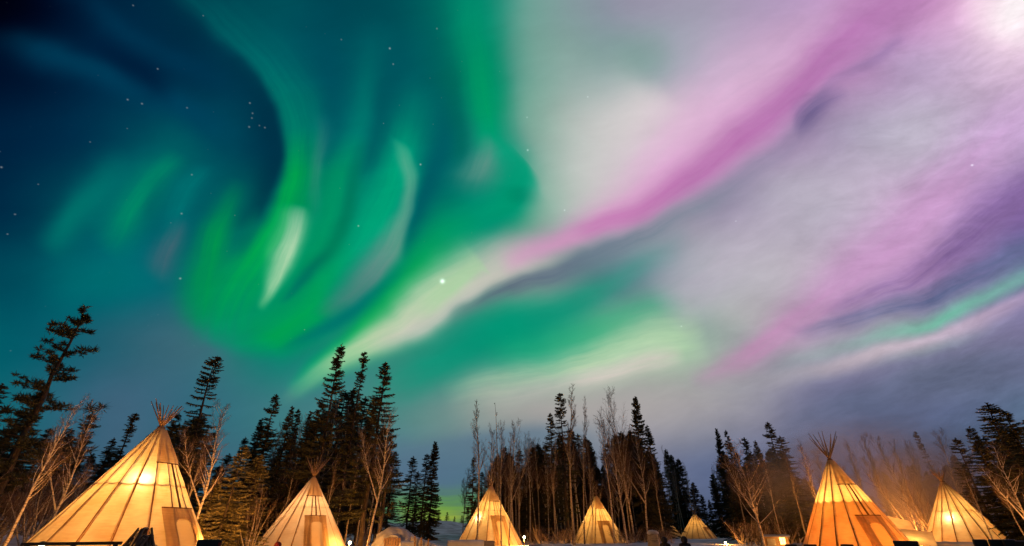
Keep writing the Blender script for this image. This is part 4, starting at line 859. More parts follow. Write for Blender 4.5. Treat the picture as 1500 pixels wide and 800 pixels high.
# ------------------------------------------------------------------ tipis
def point_light(name, parent, loc, watts, rad=.08, col=WARM):
    l = bpy.data.lights.new(name, 'POINT'); l.energy = watts; l.color = col; l.shadow_soft_size = rad
    o = bpy.data.objects.new(name, l); C.objects.link(o); o.location = loc
    if parent is not None: o.parent = parent
    return o
def tipi(ax, ay, lx, rx, H, label, door=None, hot=None, watts=260, pole_len=1.5, poles=17, seed=0, liner=False, cloth=None, lampcol=None, rope=.56, hem=.71, door_top=.44, lean=0.0, yb=797):
    """ax, ay bearing of the cover's top; lx, rx where its sides meet the lowest visible line; H its height in metres"""
    rnd = random.Random(seed)
    te = tan_el(ax, ay); D = (H - EYE) / te
    for _ in range(6):
        a = azim(ax, ay); X = D * math.sin(a); Y = D * math.cos(a); zg = ground(X, Y); D = (H + zg - EYE) / te
    zl = EYE + D * tan_el((lx + rx) / 2, yb) - zg
    half = (azim(rx, yb) - azim(lx, yb)) / 2
    Rb = D * math.tan(half) / (1 - zl / H)
    phc = math.atan2(-Y, -X)                  # towards the viewer
    phd = phc + R(door if door is not None else 30)
    root = thing('tipi', label, 'tipi', (X, Y, zg), 0, 'lamplit canvas tipis')
    Rt = .12
    def rad(h): return Rb + (Rt - Rb) * h / H
    np_ = poles; ph0 = phd + math.pi / np_
    def P(ph, h, eps=0.0):
        u = ((ph - ph0) / (TAU / np_)) % 1.0
        sag = 1 - .028 * math.sin(math.pi * u) ** .8 * min(1, (1 - h / H) * 2.2)
        f = min(1.0, (1 - h / H) * 3)
        wr = .035 * noise.noise(Vector((ph * 2.2 * Rb * .5 + seed, h * .9, seed))) + .016 * noise.noise(Vector((ph * Rb * 1.1 + h * 1.4, h * 2.6 - ph * Rb * .5, seed + 7.0)))
        r = rad(h) * sag + eps + wr * f
        return Vector((r * math.cos(ph), r * math.sin(ph), h + eps * .6))
    # cover with the door opening cut out of it
    ch = H / 6.0
    dw = .115 * Rb / .9; dh = .36 * H * (door_top / .44); cx = None
    angs = sorted(set([round(ph0 + TAU * k / (np_ * 6), 5) for k in range(np_ * 6)] + ([round(phd + a / Rb, 5) for a in [x * .05 for x in range(int(-dw / .05) - 4, int(dw / .05) + 5)]] if door is not None else [])), key=lambda a: (a - ph0) % TAU)
    hs = sorted(set([round(H * i / 34, 4) for i in range(35)] + ([round(i * .07, 4) for i in range(int(dh / .07) + 2)] if door is not None else [])))
    mb = MB(); n = len(angs)
    for h in hs:
        for a in angs: mb.v.append(P(a, h))
    def in_door(a, h):
        if door is None: return False
        x = ((a - phd + math.pi) % TAU - math.pi) * rad(h); w = dw * (1 - .12 * h / dh); r = w * .55
        if abs(x) > w or h > dh or h < .04: return False
        if h > dh - r and abs(x) > w - r: return (abs(x) - (w - r)) ** 2 + (h - (dh - r)) ** 2 < r * r
        return True
    for i in range(len(hs) - 1):
        for j in range(n):
            k = (j + 1) % n
            if in_door(angs[j] + (((angs[k] - angs[j]) % TAU) / 2), (hs[i] + hs[i + 1]) / 2): continue
            mb.f.append((i * n + j, i * n + k, (i + 1) * n + k, (i + 1) * n + j)); mb.sm.append(True)
    mb.build('cover', cloth or CANVAS, root)
    def patch(name, w0, w1, h0, h1, mat, eps, center=phd, top_round=0.0, sk=0.0):
        q = MB(); rows = []; m = 10
        for i in range(13):
            t = i / 12; h = h0 + (h1 - h0) * t; w = w0 + (w1 - w0) * t; row = []
            for j in range(m + 1):
                x = -w + 2 * w * j / m + sk * t
                row.append(P(center + x / rad(min(h, H * .97)), h, eps))
            rows.append(row)
        q.quad_grid(rows); return q.build(name, mat, root)
    if door is not None:
        dt = door_top * H
        # thick dark doorway border with an arch left open, and the thin door cloth glowing in it
        q = MB(); cw = .05; W0 = .29 * Rb; nx = int(2 * W0 / cw); nz = int(dt / .06); keep = {}
        for i in range(nz + 1):
            h = .02 + (dt - .02) * i / nz; sc2 = 1 - .16 * i / nz
            for j in range(nx + 1): q.v.append(P(phd + (-W0 + 2 * W0 * j / nx) * sc2 / rad(h), h, .05 + .014 * math.sin(j * 1.15 + i * .08) * (1 - .6 * i / nz)))
        for i in range(nz):
            h = .02 + (dt - .02) * (i + .5) / nz; sc2 = 1 - .16 * (i + .5) / nz
            for j in range(nx):
                x = (-W0 + 2 * W0 * (j + .5) / nx) * sc2
                if in_door(phd + x / rad(h), h): continue
                q.f.append((i * (nx + 1) + j, i * (nx + 1) + j + 1, (i + 1) * (nx + 1) + j + 1, (i + 1) * (nx + 1) + j)); q.sm.append(True)
        q.build('door_surround', THICK, root)
        patch('door_flap', dw * 1.08, dw * .95, .02, dh * 1.03, FLAP, .022)
        patch('door_lintel', .25 * Rb, .243 * Rb, dt - .035, dt + .015, LINTEL_POLE_SHADOW, .075)
        patch('lacing_strip', .075 * ch, .055 * ch, dt + .04, hem * H, STRAP if seed % 2 else FLAP, .035)
        patch('lacing_seam', .022 * ch, .018 * ch, dt + .04, hem * H, STRAP, .06)
        patch('smoke_flap', .19 * Rb, .035 * Rb + .05, hem * H, .97 * H, CANVAS if seed % 3 else FLAP, .04)
        patch('flap_hem', .195 * Rb, .19 * Rb, hem * H - .03, hem * H + .02, STRAP, .055)
    if rope and not liner:
        q = MB(); pts = []
        for k in range(np_ * 4 + 1):
            ph = ph0 + TAU * k / (np_ * 4); u = (k % 4) / 4
            r = (rad(rope * H) - .035) * (1 - .028 * math.sin(math.pi * u) ** .8)
            pts.append(Vector((r * math.cos(ph), r * math.sin(ph), rope * H - .07 * math.sin(math.pi * u))))
        q.tube(pts, .034, 5, cap=False); q.build('liner_rope', STRAP, root)
    if liner:
        q = MB(); rows = []
        for i in range(8):
            row = []
            for k in range(np_ * 6):
                u = (k % 6) / 6; top = liner * H - .16 * math.sin(math.pi * u); h = .02 + (top - .02) * i / 7
                ph = ph0 + TAU * k / (np_ * 6); r = (rad(h) - .17) * (1 - .03 * math.sin(math.pi * u))
                row.append(Vector((r * math.cos(ph), r * math.sin(ph), h)))
            rows.append(row)
        q.quad_grid(rows, closed=True); q.build('liner', LINER, root)
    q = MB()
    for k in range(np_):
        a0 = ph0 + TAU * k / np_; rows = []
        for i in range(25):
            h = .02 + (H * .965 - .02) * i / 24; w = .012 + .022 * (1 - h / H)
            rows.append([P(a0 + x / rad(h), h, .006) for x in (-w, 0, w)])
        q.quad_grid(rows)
    q.build('pole_shadow_strips', LINTEL_POLE_SHADOW, root)  # dark strips over the poles, deepening their shadow lines by colour
    # poles cross at the top and fan out above it
    for k in range(np_):
        ph = ph0 + TAU * k / np_ + rnd.uniform(-.02, .02); r0 = Rb - .045
        foot = Vector((r0 * math.cos(ph), r0 * math.sin(ph), 0)); cross = Vector((.05 * math.cos(ph + 1.2), .05 * math.sin(ph + 1.2), H * .985))
        d = (cross - foot).normalized(); d2 = (d + Vector((rnd.gauss(0, .05), rnd.gauss(0, .05), .05))).normalized()
        rows = [foot, foot.lerp(cross, .5) + Vector((0, 0, 0)), cross - d * .12, cross + d2 * pole_len * rnd.uniform(.7, 1.1)]
        q = MB(); q.tube(rows, [.05, .045, .036, .016], 6); q.build('pole', POLE, root)
    q = MB()
    for t in range(3): q.tube([Vector((.16 * math.cos(a * TAU / 12), .16 * math.sin(a * TAU / 12), H * .975 + t * .05 + .03 * math.sin(a))) for a in range(13)], .022, 5, cap=False)
    q.build('top_lashing', STRAP, root)
    # pegs along the hem
    for k in range(np_):
        ph = ph0 + TAU * (k + .5) / np_; q = MB(); q.tube([P(ph, .02, .05), P(ph, .02, .05) + Vector((math.cos(ph) * .18, math.sin(ph) * .18, -.2))], [.03, .02], 5); q.build('peg', POLE, root)
    k = (H / 6.0) ** 2
    point_light('hanging_lamp_light', root, (0, 0, H * .43), 1.12 * watts * k * (Rb / 4.2) ** 1.2, .06, lampcol or WARM)
    if hot:
        for hx, hy, hw in hot:
            v = Vector(ray(hx, hy)); o = Vector((-X, -Y, EYE - zg))
            # where that line of sight first meets the cover
            t = 0.0
            dn = v.normalized(); t = D * .7
            while t < D * 1.4:
                p = o + dn * t
                if 0 < p.z < H and math.hypot(p.x, p.y) < rad(p.z): break
                t += .02
            p = o + dn * (t + .42)
            point_light('bulb_light', root, p, hw, .09, (1.0, .74, .38))
    return root, D
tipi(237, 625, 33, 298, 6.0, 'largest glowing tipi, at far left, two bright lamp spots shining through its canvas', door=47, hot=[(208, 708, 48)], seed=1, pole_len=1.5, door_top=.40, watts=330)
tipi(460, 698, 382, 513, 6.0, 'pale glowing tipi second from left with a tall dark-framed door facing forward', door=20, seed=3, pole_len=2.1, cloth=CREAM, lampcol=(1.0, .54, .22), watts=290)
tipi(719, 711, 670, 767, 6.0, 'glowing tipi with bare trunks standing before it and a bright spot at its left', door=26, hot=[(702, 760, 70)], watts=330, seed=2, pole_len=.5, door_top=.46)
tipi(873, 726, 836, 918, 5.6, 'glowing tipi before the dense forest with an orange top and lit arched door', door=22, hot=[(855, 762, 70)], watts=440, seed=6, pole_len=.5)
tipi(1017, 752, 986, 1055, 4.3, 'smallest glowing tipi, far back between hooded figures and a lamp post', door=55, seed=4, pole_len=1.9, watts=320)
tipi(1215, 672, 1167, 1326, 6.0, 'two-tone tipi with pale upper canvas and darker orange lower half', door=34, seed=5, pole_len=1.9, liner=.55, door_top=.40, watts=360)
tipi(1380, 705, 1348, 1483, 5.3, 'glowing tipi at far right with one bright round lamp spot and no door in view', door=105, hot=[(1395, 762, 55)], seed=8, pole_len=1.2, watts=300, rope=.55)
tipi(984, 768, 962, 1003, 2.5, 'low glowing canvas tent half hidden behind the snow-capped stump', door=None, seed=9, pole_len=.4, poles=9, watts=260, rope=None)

# ------------------------------------------------------------------ lamps about the camp
def lamp_post(px, py, dist, label, watts):
    p = place(px, dist * DS); H = EYE + dist * DS * tan_el(px, py) - p.z
    r = thing('lamp_post', label, 'lamp', p, 0, 'camp lamps on posts')
    q = MB(); q.tube([Vector((0, 0, -.1)), Vector((0, 0, H - .16))], [.045, .035], 8); q.build('post', BROWN, r)
    q = MB(); q.quad_grid([[Vector((rr * math.cos(TAU * k / 12), rr * math.sin(TAU * k / 12), H + z)) for k in range(12)] for rr, z in ((.03, -.13), (.10, -.09), (.13, 0), (.10, .09), (.03, .12))], closed=True); q.build('lamp_globe', GLOW, r)
    q = MB(); q.quad_grid([[Vector((rr * math.cos(TAU * k / 12), rr * math.sin(TAU * k / 12), H + z)) for k in range(12)] for rr, z in ((.17, .12), (.12, .19), (.02, .23))], closed=True); q.build('lamp_cap', METAL, r)
    point_light('lamp_light', r, (0, 0, H), 3.2 * watts, .10, (1.0, .40, .08))
    return r
lamp_post(512, 795, 43, 'lit lamp at the right foot of the second tipi', 700)
lamp_post(768, 787, 49, 'lit lamp at the right foot of the third tipi', 900)
lamp_post(1063, 795, 62, 'lit lamp right of the smallest tipi', 500)
# added low lamps just below view, put in to light the birches and brush
for px, d, w, lb in ((62, 18.5, 1300, 'added low lamp at the far left under the lit birches'), (312, 25, 2300, 'added low lamp between the largest tipi and the bushy spruces'), (396, 33, 1300, 'added low lamp under the orange shrubs left of the second tipi'),
                     (640, 60, 300, 'added low lamp on the snowfield left of the third tipi'), (815, 54, 900, 'added low lamp between the third and fourth tipis'), (960, 60, 600, 'added low lamp right of the fourth tipi'),
                     (1105, 46, 260, 'added low lamp beside the lit hut'), (1318, 37, 1100, 'added low lamp between the two right-hand tipis'), (1490, 32, 800, 'added low lamp at the far right edge')):
    lamp_post(px, 806, d, lb, w)

# ------------------------------------------------------------------ things near the bottom edge
def face_yaw(p): return math.atan2(-p.y, -p.x) + math.pi / 2      # local -Y looks at the viewer
def height_at(px, py, dist, p): return EYE + dist * tan_el(px, py) - p.z

def seat(px, py, dist, label, wide=.5, turn=0.0):
    d = dist * DS; p = place(px, d); H = height_at(px, py, d, p)
    r = thing('high_back_chair', label, 'chair', p, face_yaw(p) + turn, 'black high-back chairs')
    q = MB(); q.box(Vector((0, -.18, H - .42)), (wide, .10, .84), Matrix.Rotation(R(6), 3, 'X'), .035); q.build('backrest', BLACK, r)
    q = MB(); q.box(Vector((0, .08, H - .86)), (wide, .50, .12), None, .04); q.build('seat', BLACK, r)
    for s in (-1, 1):
        q = MB(); q.box(Vector((s * wide * .56, .06, H - .64)), (.06, .42, .06), None, .015); q.box(Vector((s * wide * .56, .06, H - .75)), (.05, .06, .18), None, .01); q.build('armrest', BLACK, r)
    q = MB(); q.tube([Vector((0, .08, 0)), Vector((0, .08, H - .92))], .05, 10); q.build('pedestal', METAL, r)
    q = MB(); q.tube([Vector((0, .08, -.02)), Vector((0, .08, .04))], [.30, .27], 14); q.build('base', METAL, r)
    return r
c = seat(306, 790, 13, 'large black high-back chair right of the largest tipi, a red tag on its corner', .52)
q = MB(); q.box(Vector((.215, -.27, height_at(306, 790, 13 * DS, c.location) - .10)), (.05, .02, .07), None, .006); q.build('red_tag', RED, c)
seat(1158, 797, 22, 'black chair back left of the two-tone tipi, leftmost of the right-hand group', .45)
seat(1186, 797, 21, 'black chair back before the left side of the two-tone tipi', .45)
seat(1240, 797, 21, 'black chair back before the middle of the two-tone tipi', .42)
seat(1319, 792, 22, 'left one of the two close black chair backs between the right-hand tipis', .42)
seat(1337, 792, 22, 'right one of the two close black chair backs between the right-hand tipis', .36)
seat(1431, 790, 22, 'first of three black chair backs in a row before the far right tipi', .42, .5)
seat(1454, 790, 22, 'middle of three black chair backs in a row before the far right tipi', .40, .5)
seat(1473, 790, 22, 'last of three black chair backs in a row before the far right tipi', .34, .5)
seat(1494, 792, 23, 'black chair back cut by the right edge of the view', .5)

def firewood():
    d = 17 * DS; p = place(205, d); H = height_at(206, 773, d, p)
    r = thing('firewood_stack', 'cone of loosely leaning dark firewood before the largest tipi, light showing between the sticks', 'firewood', p)
    rnd = random.Random(5)
    for ri, (cnt, rb, rt, hh) in enumerate(((17, .98, .16, 1.0), (13, 1.0, .26, .88), (11, .95, .40, .74))):
        for k in range(cnt):
            a = TAU * (k + .4 * ri) / cnt + rnd.uniform(-.16, .16); w = rnd.uniform(.030, .052)
            bot = Vector((rb * math.cos(a), rb * math.sin(a), 0)); a2 = a + rnd.uniform(-.3, .3) + (0, .9, -1.1)[ri]
            top = Vector((rt * math.cos(a2), rt * math.sin(a2), H * hh * rnd.uniform(.86, 1.0)))
            q = MB(); q.tube([bot, bot.lerp(top, .5) + Vector((rnd.gauss(0, .02), rnd.gauss(0, .02), 0)), top], [w, w * .95, w * .85], 6); lg = q.build('log', BARK, r)
            t = (top - bot).normalized(); q = MB(); q.tube([top + t * .001, top + t * .012], w * .8, 6); q.build('cut_end', LOGEND, lg)
firewood()

def timber_wall():
    d = 15 * DS; p = place(108, d); H = height_at(108, 794, d, p)
    half = d * math.tan((azim(178, 795) - azim(38, 795)) / 2)
    r = thing('timber_windbreak', 'low grey board windbreak with dark top rail below the largest tipi', 'windbreak', p, face_yaw(p))
    q = MB()
    for i in range(6): q.box(Vector((0, 0, .09 + i * (H - .12) / 6)), (half * 2, .05, (H - .12) / 6 - .012), None, .008)
    q.build('board_panel', WOOD, r)
    q = MB(); q.box(Vector((0, 0, H - .035)), (half * 2 + .1, .14, .07), None, .02); q.build('top_rail', BARK, r)
    for s in (-1, 0, 1):
        q = MB(); q.box(Vector((s * half * .92, .075, H * .47)), (.1, .09, H * .94 + .1), None, .01); q.build('post', BARK, r)
timber_wall()

def blob(mb, c, r, squash=(1, 1, 1), seed=0, amp=.12, nu=20, nv=12, fr=2.0, cut=-1.0):
    rows = []
    for i in range(nv + 1):
        th = math.pi * i / nv; row = []
        for k in range(nu):
            a = TAU * k / nu; v = Vector((math.sin(th) * math.cos(a), math.sin(th) * math.sin(a), math.cos(th)))
            s = 1 + amp * noise.noise(v * fr + Vector((seed, 0, 0)))
            row.append(c + Vector((v.x * squash[0], v.y * squash[1], max(cut, v.z) * squash[2])) * (r * s))
        rows.append(row)
    mb.quad_grid(rows, closed=True)

def snow_shelter():
    d = 36 * DS; p = place(574, d); H = height_at(580, 771, d, p)
    r = thing('snow_shelter', 'rounded grey snow shelter with a firelit slatted opening, right of the second tipi', 'snow shelter', p, face_yaw(p))
    q = MB(); rows = []
    W = 1.4; n = 40
    for i in range(15):
        th = (math.pi / 2) * i / 14; row = []
        for k in range(n):
            a = TAU * k / n; x = math.cos(a) * math.cos(th); y = math.sin(a) * math.cos(th); z = math.sin(th)
            s = 1 + .22 * noise.noise(Vector((x * 1.7, y * 1.7, z * 1.7 + 3))) + .16 * noise.noise(Vector((x * 4.0, y * 4.0, z * 4.0)))
            row.append(Vector((x * W * 1.1 * s + .12 * z, y * W * s, z ** .8 * H * (1 + .0 * s))))
        rows.append(row)
    q.quad_grid(rows, closed=True); q.build('dome', SOD, r)
    q = MB(); m = 9; w = .6; dh = H * .66
    pts = [Vector((-w, -W - .02, 0))] + [Vector((w * math.cos(math.pi - math.pi * i / m), -W * .86 - .18 * (1 - math.sin(math.pi * i / m)), dh * .55 + dh * .45 * math.sin(math.pi * i / m))) for i in range(m + 1)] + [Vector((w, -W - .02, 0))]
    q.tube(pts, .10, 8); q.build('entrance_rim', SOD, r)
    for i in range(7):
        x = -w * .86 + w * 1.72 * i / 6; q = MB(); q.box(Vector((x, -W - .02, dh * .42 * (1.0 + .2 * math.cos(x * 1.8)))), (.13, .05, dh * .80), None, .01); q.build('slat', BROWN, r)
    point_light('fire_light', r, (0, -W - .9, .35), 60, .15, (1.0, .42, .10))
snow_shelter()
def ember_fire(px, d, label, watts):
    p = place(px, d * DS); r = thing('campfire', label, 'campfire', p)
    for k in range(6):
        a = TAU * k / 6; q = MB(); q.tube([Vector((math.cos(a) * .38, math.sin(a) * .38, .03)), Vector((math.cos(a) * .03, math.sin(a) * .03, .34))], [.06, .05], 7); q.build('log', BARK, r)
    q = MB(); blob(q, Vector((0, 0, .10)), .17, (1, 1, .6), 3, .3); q.build('embers', EMBER, r)
    if watts: point_light('fire_light', r, (0, 0, .9), watts, .3, (1.0, .36, .07))
ember_fire(573, 33.5, 'small campfire glowing before the snow shelter', 0)
ember_fire(1268, 50, 'added campfire hidden behind the two-tone tipi to light the smoke', 3600)  # this fire and the next are added to light the smoke orange
ember_fire(1335, 56, 'added campfire between the two right-hand tipis to light the smoke', 1800)

def snow_block(px0, px1, py, dist, label, deep=1.0, dark_end=False, slope=0.0, grp=None, name='snow_wall'):
    d = dist * DS; p = place((px0 + px1) / 2, d); H = height_at((px0 + px1) / 2, py, d, p); half = d * math.tan((azim(px1, 797) - azim(px0, 797)) / 2)
    r = thing(name, label, 'snow wall', p, face_yaw(p), grp)
    q = MB(); rows = []; n = 24; prof = [(-.5, -.15), (-.5, .45), (-.48, .85), (-.40, .97), (-.2, 1.0), (.2, 1.0), (.42, .96), (.5, .8), (.5, -.15)]
    for i in range(n + 1):
        t = i / n; x = -half + 2 * half * t; hh = H + slope * (t - .5); row = []
        for (yy, zz) in prof:
            e = .035 * noise.noise(Vector((x * 2.1, yy * 5, zz * 3 + px0))) 
            row.append(Vector((x, yy * deep + e, max(-.1, hh * zz + e))))
        rows.append(row)
    q.quad_grid(rows); q.f.append(tuple(range(len(prof)))); q.sm.append(False); b = n * len(prof); q.f.append(tuple(b + k for k in range(len(prof)))[::-1]); q.sm.append(False)
    q.build('packed_snow', SNOW, r)
    if dark_end:
        q = MB(); q.box(Vector((half + .33, -.05, H * .47)), (.62, deep * .95, H * .96), None, .03); q.build('crate_end', WOOD, r)
    return r
snow_block(655, 709, 791, 30, 'long pale block of packed snow with a dark crate at its right end, before the third tipi', 1.2, True)
snow_block(588, 606, 793, 30, 'small upright block of packed snow right of the shelter opening', .8)
snow_block(600, 650, 792, 34, 'sloping snow bank with board stakes right of the snow shelter', 1.0, slope=-.75)
snow_block(775, 838, 797, 44, 'low lamplit snow ridge between the third and fourth tipis', 1.6)
snow_block(1160, 1268, 797, 37, 'grey snow bank along the foot of the two-tone tipi', 1.5)
snow_block(1372, 1440, 794, 42, 'bright snow bank along the foot of the far right tipi', 1.4)
for i, px in enumerate((609, 617, 626)):
    d = 33.4 * DS; p = place(px, d); r = MB(); H = height_at(px, 785 + 2 * i, d, p)
    r.box(Vector((0, 0, H / 2)), (.10, .05, H), None, .008); o = r.build('wooden_stake', BROWN); o.location = p; o.rotation_euler = (R(3), R(-4 + 4 * i), 0)
    tag(o, ('left', 'middle', 'right')[i] + ' of three board stakes in the sloping snow bank', 'stake', 'stakes in the snow bank')

def stump():
    d = 38 * DS; p = place(958, d); H = height_at(958, 777, d, p)
    r = thing('tree_stump', 'tall grey stump with a snow cap left of the smallest tipi', 'stump', p)
    q = MB(); rows = []
    for i in range(9):
        t = i / 8; rr = .40 * (1.25 - .35 * t + .12 * (1 - t) ** 4)
        rows.append([Vector((rr * math.cos(TAU * k / 18) * (1 + .09 * math.sin(k * 2.2 + t)), rr * math.sin(TAU * k / 18) * (1 + .09 * math.sin(k * 1.7)), -.1 + (H - .12) * t)) for k in range(18)])
    q.quad_grid(rows, closed=True); q.build('trunk', ASPEN, r)
    q = MB(); blob(q, Vector((0, 0, H - .16)), .44, (1, 1, .42), 2, .15); q.build('snow_cap', SNOW, r)
stump()

def seated_person(px, py, dist, label, coat, trim, turn=0.0):
    """someone sitting on a low snow block, seen from behind in a hooded winter coat"""
    d = dist * DS; p = place(px, d); top = height_at(px, py, d, p); k = top / 1.34
    r = thing('person', label, 'person', p, face_yaw(p) + math.pi + turn); r.scale = (k, k, k)
    J = [((0, 0, .50), .155), ((0, .01, .66), .15), ((0, .02, .84), .165), ((0, 0, .98), .135), ((0, -.01, 1.06), .065), ((0, -.03, 1.13), .10), ((0, -.035, 1.21), .105), ((0, -.02, 1.27), .07)]
    E = [(i, i + 1) for i in range(7)]
    def chain(a, seq):
        last = a
        for c, rr in seq: J.append((c, rr)); E.append((last, len(J) - 1)); last = len(J) - 1
    for s in (-1, 1):
        chain(0, [((s * .10, -.06, .49), .11), ((s * .14, -.46, .50), .085), ((s * .15, -.48, .27), .065), ((s * .15, -.46, .06), .055), ((s * .16, -.60, .04), .05)])
        chain(3, [((s * .20, 0, .97), .085), ((s * .27, -.04, .72), .068), ((s * .20, -.27, .60), .052), ((s * .12, -.38, .58), .045)])
    me = bpy.data.meshes.new('body'); me.from_pydata([j[0] for j in J], E, []); o = link('body', me, r); me.materials.append(coat)
    sk = o.modifiers.new('skin', 'SKIN'); sv = me.skin_vertices[0].data
    for i, j in enumerate(J): sv[i].radius = (j[1], j[1])
    sv[0].use_root = True; ss = o.modifiers.new('sub', 'SUBSURF'); ss.levels = 2; ss.render_levels = 2; sk.use_smooth_shade = True
    q = MB(); rows = []                                            # hood: an open bowl round the head with a fur rim
    for i in range(9):
        th = math.pi * .80 * i / 8
        rows.append([Vector((.155 * math.sin(th) * math.cos(TAU * a / 16), .02 - .0 + .15 * math.cos(th), 1.19 + .165 * math.sin(th) * math.sin(TAU * a / 16) - .02)) for a in range(16)])
    q.quad_grid(rows, closed=True); q.build('hood', coat, r)
    q = MB(); th = math.pi * .80; q.tube([Vector((.155 * math.sin(th) * math.cos(TAU * a / 16) * 1.08, .02 + .15 * math.cos(th), 1.17 + .165 * math.sin(th) * math.sin(TAU * a / 16) * 1.08)) for a in range(17)], .038, 7, cap=False); q.build('fur_trim', FUR, r)
    q = MB(); blob(q, Vector((0, -.075, 1.185)), .085, (.85, .8, 1.15), 0, .0); q.build('face', SKIN, r)
    q = MB(); q.tube([Vector((0, .17, .94)), Vector((.0, .2, .70)), Vector((0, .17, .56))], [.10, .115, .10], 9); q.build('backpack', trim, r)
    return p, k
for px, py, dist, lb, coat, trim, tn in ((1003, 785, 22, 'person in a dark fur-hooded parka with a blue pack before the smallest tipi', DARKCLOTH, BLUE, .2),
                                         (974, 786, 23, 'person in a plain dark hood sitting right of the snow-capped stump', DARKCLOTH, BLACK, -.3),
                                         (407, 793, 20, 'person in a dark red hooded coat before the second tipi', RED, BLACK, .4)):
    p, k = seated_person(px, py, dist, lb, coat, trim, tn)
    o = thing('snow_bench', 'packed snow bench under the ' + lb.split(' before')[0].split(' sitting')[0], 'snow bench', p, face_yaw(p) + tn, 'snow benches')
    q = MB(); q.box(Vector((0, .02, .17 * k)), (.55, .5, .42 * k), None, .06); q.build('packed_snow', SNOW, o)

def tarp(px, py, wpx, hpx, dist, label, tilt):
    d = dist * DS; p = place(px, d); sc_ = d / 600.0; W = wpx * sc_; z1 = height_at(px, py, d, p); z0 = z1 - hpx * sc_ * 1.1
    r = thing('canvas_awning', label, 'awning', p, face_yaw(p), 'canvas awnings behind the two-tone tipi')
    q = MB(); rows = []
    for i in range(9):
        t = i / 8; row = []
        for j in range(9):
            u = j / 8; x = -W * .5 + W * u; row.append(Vector((x, -.9 + 1.8 * t, z0 + (z1 - z0) * t - tilt * W * (u - .5) - .10 * math.sin(math.pi * u) * math.sin(math.pi * t))))
        rows.append(row)
    q.quad_grid(rows); q.build('canvas_sheet', CANVAS, r)
    for sx in (-1, 1):
        for t in (0, 1):
            zz = z0 + (z1 - z0) * t - tilt * W * sx * .5
            q = MB(); q.tube([Vector((sx * W * .49, -.88 + 1.76 * t, -.1)), Vector((sx * W * .49, -.88 + 1.76 * t, zz + .05))], .035, 6); q.build('pole', POLE, r)
    point_light('awning_lamp_light', r, (0, .1, max(.5, z0 - .5)), 45, .1)
tarp(1312, 755, 34, 14, 44, 'orange canvas awning jutting out right of the two-tone tipi', .28)
tarp(1341, 776, 30, 10, 42, 'small yellow-lit canvas awning left of the far right tipi', .12)

def hut():
    d = 58 * DS; p = place(1138, d); H = height_at(1138, 783, d, p); W = d * math.tan(azim(1156, 795) - azim(1120, 795))
    r = thing('wooden_hut', 'small wooden hut with snowy roof and lit window left of the two-tone tipi', 'hut', p, face_yaw(p))
    q = MB(); q.box(Vector((0, 0, H * .4)), (W, 2.2, H * .84), None, .02); q.build('wall', BROWN, r)
    q = MB(); rf = []
    for x in (-W * .58, W * .58): rf.append([Vector((x, -1.35, H * .80)), Vector((x, 0, H * .97)), Vector((x, 1.35, H * .80)), Vector((x, 1.35, H * .76)), Vector((x, -1.35, H * .76))])
    q.quad_grid(rf, closed=True, smooth=False); q.f += [(0, 1, 2, 3, 4), (9, 8, 7, 6, 5)]; q.sm += [False, False]; roof = q.build('roof', BROWN, r)
    q = MB(); rf = []
    for i in range(9):
        x = -W * .59 + W * 1.18 * i / 8; b = .05 * noise.noise(Vector((x * 2, 0, 4)))
        rf.append([Vector((x, -1.4, H * .81)), Vector((x, -1.3, H * .86 + b)), Vector((x, 0, H * 1.0 + b)), Vector((x, 1.3, H * .86 + b)), Vector((x, 1.4, H * .81))])
    q.quad_grid(rf); q.build('roof_snow', SNOW, roof)
    q = MB(); q.box(Vector((W * .26, -1.13, H * .45)), (.66, .06, .78), None, .01); f = q.build('window', BROWN, r)
    q = MB(); q.box(Vector((W * .26, -1.165, H * .45)), (.52, .02, .64)); q.build('pane', WINDOW, f)
    q = MB(); q.box(Vector((W * .26, -1.18, H * .45)), (.03, .02, .64)); q.box(Vector((W * .26, -1.181, H * .45)), (.52, .016, .03)); q.build('glazing_bar', BROWN, f)
    q = MB(); q.box(Vector((-W * .2, -1.13, H * .34)), (.8, .05, H * .62), None, .01); q.build('door', WOOD, r)
    point_light('window_light', r, (W * .26, -1.9, H * .45), 120, .15)
hut()
def post():
    d = 60 * DS; p = place(1432, d); H = height_at(1433, 719, d, p)
    q = MB(); q.tube([Vector((0, 0, -.2)), Vector((.03, 0, H * .5)), Vector((.02, 0, H))], [.2, .19, .18], 9); o = q.build('wooden_post', POLE); o.location = p; o.rotation_euler = (0, R(3), 0)
    tag(o, 'thick orange-lit wooden post behind the right slope of the far right tipi', 'post')
post()

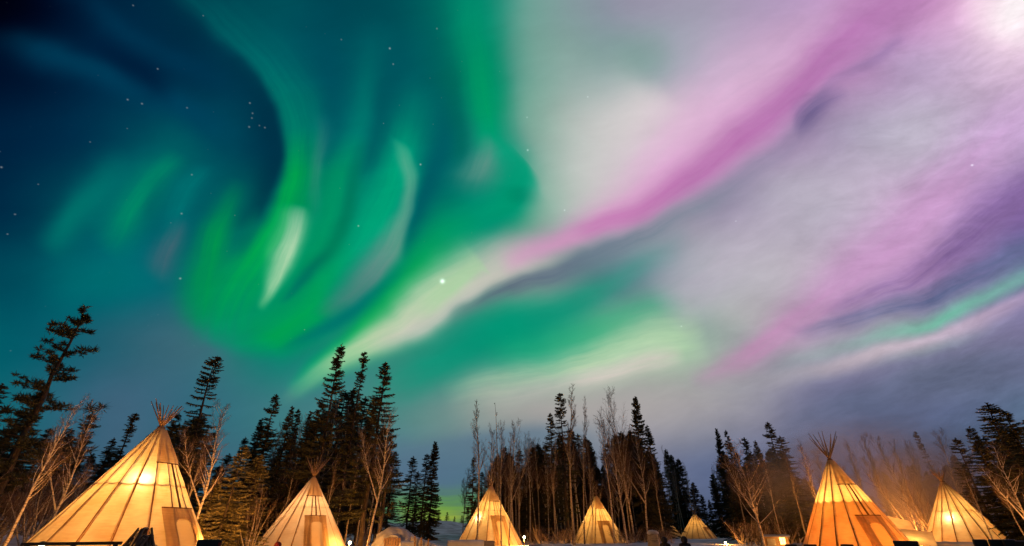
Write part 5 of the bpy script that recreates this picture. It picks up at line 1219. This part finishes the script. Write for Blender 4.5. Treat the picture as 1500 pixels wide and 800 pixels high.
# ------------------------------------------------------------------ wood smoke on the right
def smoke():
    d = 58 * DS; a = azim(1290, 690); p = Vector((d * math.sin(a), d * math.cos(a), 0))
    q = MB(); W, Dp, H = 34.0, 22.0, 15.0
    blob(q, Vector((0, 0, 6.2)), 1.0, (W / 2, Dp / 2, H / 2), 4, .12, 28, 16)
    m = bpy.data.materials.new('wood_smoke'); m.use_nodes = True; nt = m.node_tree; N = nt.nodes; L = nt.links
    N.remove(N['Principled BSDF']); out = N['Material Output']
    v = N.new('ShaderNodeVolumePrincipled'); v.inputs['Color'].default_value = (.62, .55, .52, 1); v.inputs['Anisotropy'].default_value = .1
    tc = N.new('ShaderNodeTexCoord'); nz = N.new('ShaderNodeTexNoise'); nz.inputs['Scale'].default_value = .16; nz.inputs['Detail'].default_value = 4; nz.inputs['Distortion'].default_value = .6
    L.new(tc.outputs['Object'], nz.inputs['Vector'])
    r = N.new('ShaderNodeMapRange'); L.new(nz.outputs['Fac'], r.inputs[0]); r.inputs[1].default_value = .36; r.inputs[2].default_value = .66; r.inputs[3].default_value = .012; r.inputs[4].default_value = .22
    # thin out towards the edge of the drift
    vm = N.new('ShaderNodeVectorMath'); vm.operation = 'MULTIPLY_ADD'; L.new(tc.outputs['Object'], vm.inputs[0]); vm.inputs[1].default_value = (2 / W, 2 / Dp, 2 / H); vm.inputs[2].default_value = (0, 0, -6.2 * 2 / H)
    ln = N.new('ShaderNodeVectorMath'); ln.operation = 'LENGTH'; L.new(vm.outputs[0], ln.inputs[0])
    e = N.new('ShaderNodeMapRange'); e.interpolation_type = 'SMOOTHSTEP'; L.new(ln.outputs['Value'], e.inputs[0]); e.inputs[1].default_value = .95; e.inputs[2].default_value = .25
    mu = N.new('ShaderNodeMath'); mu.operation = 'MULTIPLY'; L.new(r.outputs[0], mu.inputs[0]); L.new(e.outputs[0], mu.inputs[1]); L.new(mu.outputs[0], v.inputs['Density'])
    L.new(v.outputs[0], out.inputs['Volume'])
    o = q.build('smoke', m); outward(o.data); o.location = p; o.rotation_euler = (0, 0, -a); kind(o, 'stuff')
    o['label'] = 'orange-lit wood smoke drifting between the two right-hand tipis'
smoke()
